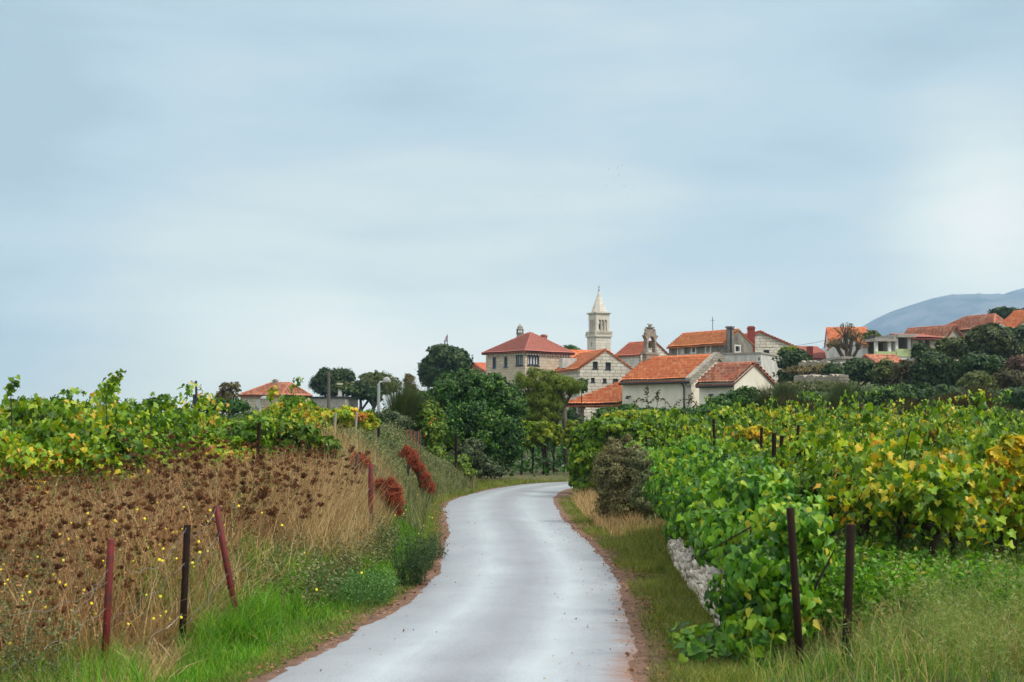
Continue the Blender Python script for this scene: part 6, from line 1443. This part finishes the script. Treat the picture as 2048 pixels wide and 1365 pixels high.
m = 30000; y = U(60, 112, m); x = U(0, 42, m); k = (np.abs(x) < .38 * y + .5); x, y = x[k], y[k]; parts.append(place(DIAM, np.stack([x, y, H(x, y) + U(0, 1.1, len(x)) * patch(x, y, .3, 1)], 1), rdir(len(x)) + [0, -.3, 1], rdir(len(x)), U(.14, .3, len(x)), rng.random(len(x)) * .6))
m = 26000; y = U(56, 130, m); x = -U(-6, 46, m); k = (np.abs(x) < .38 * y + .5); x, y = x[k], y[k]; parts.append(place(DIAM, np.stack([x, y, H(x, y) + U(0, 1.3, len(x)) * patch(x, y, .3, 1)], 1), rdir(len(x)) + [0, -.3, 1], rdir(len(x)), U(.14, .3, len(x)), rng.random(len(x)) * .6))
stuff('undergrowth', parts, MIDG, 'low green weeds growing beneath and behind the vines', 'undergrowth')
# meadow in the right foreground
parts = []
m = 26000; y = U(9.8, 16, m); x = U(1.7, 6.4, m); k = x > np.interp(y, [9.8, 11.6, 12.2, 12.8, 16], [1.75, 1.9, 1.9, 2.6, 2.9]); x, y = x[k], y[k]; parts.append(grass(0, x, y, U(.06, .32, len(x)) * (.35 + patch(x, y, 1.8, 2)), U(.002, .0045, len(x)), (.1, .8), 3)[:3])
stuff('meadow_grass', parts, VERGE2 := leafmat("meadow_blade", [(0, (.03, .10, .012)), (.45, (.08, .22, .022)), (.75, (.20, .33, .06)), (.9, (.42, .38, .15)), (1, (.58, .46, .26))], .35, .5), 'mixed green and straw meadow grass in the right foreground', 'grass')
parts = []; m = 480; y = U(12.6, 16, m); x = U(2.6, 4.6, m); parts += leafy(x, y, U(.2, .6, m), .05, 38, .14); parts.append(grass(0, *(lambda n: (U(2.7, 5.5, n), U(12.8, 17, n), U(.25, .65, n), U(.003, .007, n)))(4500), (.2, .9), 3)[:3])
stuff('tall_weeds', parts, GRASS, 'bright green leafy weeds between the creeper and the right vineyard', 'weeds')
parts = []
m = 1300; y = U(10.0, 14.2, m); x = 2.4 + (rng.random(m) ** .8) * 3.3; k = x > 4.2 - (13.6 - y) * .55; x, y = x[k], y[k]; parts += leafy(x, y, U(.2, .62, len(x)), .05, 60, .16, T=tmpl([(-.035, 0, 0), (.035, 0, 0), (0, 1, .05)], [(0, 1, 2)]), lean=(.1, .5))
m = 500; y = U(12.5, 16.5, m); x = U(3.2, 6.2, m); parts += leafy(x, y, U(.2, .6, m), .04, 30, .09)
stuff('feathery_weeds', parts, leafmat("feathery_weed_leaf", [(0, (.07, .13, .03)), (.5, (.17, .27, .07)), (.9, (.32, .40, .16)), (1, (.5, .36, .2))], .35, .5), 'feathery pale green weeds in the bottom right corner', 'weeds')
# darker weeds at the road edge
parts = []
for (px, py, wr, n, hh, T_) in ((822, 1160, .18, 90, .72, NEEDT2), (840, 1130, .2, 80, .6, NEEDT2), (862, 1110, .2, 60, .4, NEEDT2)):
    D = CAMZ * F / (py - 855) * .97; x0 = X(px, D); a = rng.random(n) * 6.28; q = rng.random(n) ** .5 * wr; parts += leafy(x0 + q * np.cos(a), D + q * np.sin(a) * 1.6, U(.3, 1., n) * hh, .05, 46, .05, T=T_, lean=(.1, .6))
stuff('spurge', parts, MIDG2, 'dark blue-green spurge stems at the left road edge', 'weeds')
parts = []
for (px, py, wr, n) in ((735, 1190, .45, 300), (775, 1180, .3, 160)):
    D = CAMZ * F / (py - 855) * .97; x0 = X(px, D) - .15; a = rng.random(n) * 6.28; q = rng.random(n) ** .5 * wr; parts += leafy(x0 + q * np.cos(a), D + q * np.sin(a) * 1.6, U(.15, .34, n), .02, 26, .2, lean=(.1, .9))
stuff('low_weeds', parts, leafmat('bluish_weed_leaf', [(0, (.03, .09, .02)), (.6, (.07, .19, .045)), (1, (.16, .30, .09))], .3, .5), 'soft blue-green low weeds in the bright roadside grass', 'weeds')
# red plants on the bank
for (px, D, lb, n, lab) in ((772, 26.5, [(772, 988, 24, 24), (760, 972, 14, 16), (788, 1008, 16, 18), (780, 968, 10, 10), (795, 1024, 9, 9)], 15000, 'rounded rust-red plant on the bank beside the red post'),
                         (715, 28, [(722, 925, 22, 18), (712, 945, 14, 16)], 5000, 'pale red plant behind the leaning rusty post'),
                         (845, 35, [(836, 940, 13, 12), (852, 955, 12, 13), (860, 975, 10, 16), (824, 926, 12, 10), (848, 972, 8, 9)], 10000, 'rust-red plant spilling down the bank near the bend'),
                         (812, 38, [(815, 905, 16, 12), (822, 915, 14, 10)], 3500, 'small pinkish red plant below the picket fence')):
    lb = [(l[0] + rng.normal() * l[2] * .32, l[1] + rng.normal() * l[3] * .3, l[2] * U(.4, .8), l[3] * U(.4, .8)) for l in lb for _ in range(5)] + [(l[0], l[1], l[2] * .7, l[3] * .7) for l in lb]
    bush('red_plant', lab, 'plant', px, D, lb, int(n * .6), .11, REDP, NEEDT2, 'foliage', 'stem', clump=.5, nclump=34, inner=.15, sr=.015, tipdown=-.5, dep=.9)
# yellow flowers
def flowers(x, y, h, s):
    n = len(x); b = np.stack([x, y, H(x, y)], 1); V, Fc, r, tip = blades(b, h, U(.1, .4, n), rng.random(n) * 6.28, np.full(n, .0022), 3, .4)
    st = (V, Fc, r); K = 9; a = np.tile(np.arange(K) * 6.283 / K, n); d = np.stack([np.cos(a), np.sin(a), .25 * np.ones(len(a))], 1); up = np.repeat(np.stack([rng.normal(size=n) * .3, -np.ones(n) * .9, np.full(n, .6)], 1), K, 0)
    up = unit(up); ax1 = unit(np.cross(up, [0, 0, 1.0])); ax2 = np.cross(up, ax1); d = ax1 * np.cos(a)[:, None] + ax2 * np.sin(a)[:, None]
    return st, place(OVAL, np.repeat(tip, K, 0), up + d * .2, d, np.repeat(s * U(.7, 1.2, n), K))
n = 110; y = U(11.4, 15.6, n); x = xl(y) - rng.normal(2.3, .8, n).clip(1.3, 4.8); s1, f1 = flowers(x, y, U(.45, 1.1, n), .0145)
n = 26; y = U(14, 33, n); x = xl(y) - U(.3, 1.6, n); s2, f2 = flowers(x, y, U(.15, .45, n), .015)
stuff('yellow_flowers', [f1, f2], FLOWER, 'small bright yellow flowers dotted among the dead weeds', 'flowers')
stuff('flower_stems', [s1, s2], GREYG2, 'thin green stems of the yellow flowers', 'weeds')
# fallen leaves and grit
parts = []
for side, m, y0, y1, ea, eb in (('R', 2600, 10.5, 32, -.12, .55), ('L', 1500, 10.5, 34, -.08, .30), ('R', 160, 10.5, 30, -.9, 0), ('L', 110, 10.5, 30, -.8, 0)):
    x, y, e = area(m, y0, y1, lambda n, y: rng.normal((ea + eb) / 2, (eb - ea) / 4, n), side); z = H(x, y) + .018 + .03 * (e < .02)
    parts.append(place(OVAL, np.stack([x, y, z + U(0, .02, len(x))], 1), rng.normal(size=(len(x), 3)) * .35 + [0, 0, 1], rdir(len(x)) * [1, 1, .2], U(.012, .05, len(x)) * np.where(e < -.1, .6, 1)))
stuff('fallen_leaves', parts, LITTER, 'brown fallen leaves scattered along the road edges', 'litter')
# ------------------------------------------------------------------ the air
def haze():
    m = bpy.data.materials.new("haze"); m.use_nodes = True; t = m.node_tree; t.nodes.clear(); o = t.nodes.new('ShaderNodeOutputMaterial'); v = t.nodes.new('ShaderNodeVolumePrincipled')
    v.inputs['Color'].default_value = (.42, .66, 1.0, 1); v.inputs['Density'].default_value = HAZE; v.inputs['Anisotropy'].default_value = 0.1; t.links.new(v.outputs[0], o.inputs['Volume'])
    mb = MB(); mb.box(-6000, 6000, -800, HAZE_END, -60, HAZE_TOP); tag(mb.build('haze', m), kind='stuff')
if HAZE: haze()
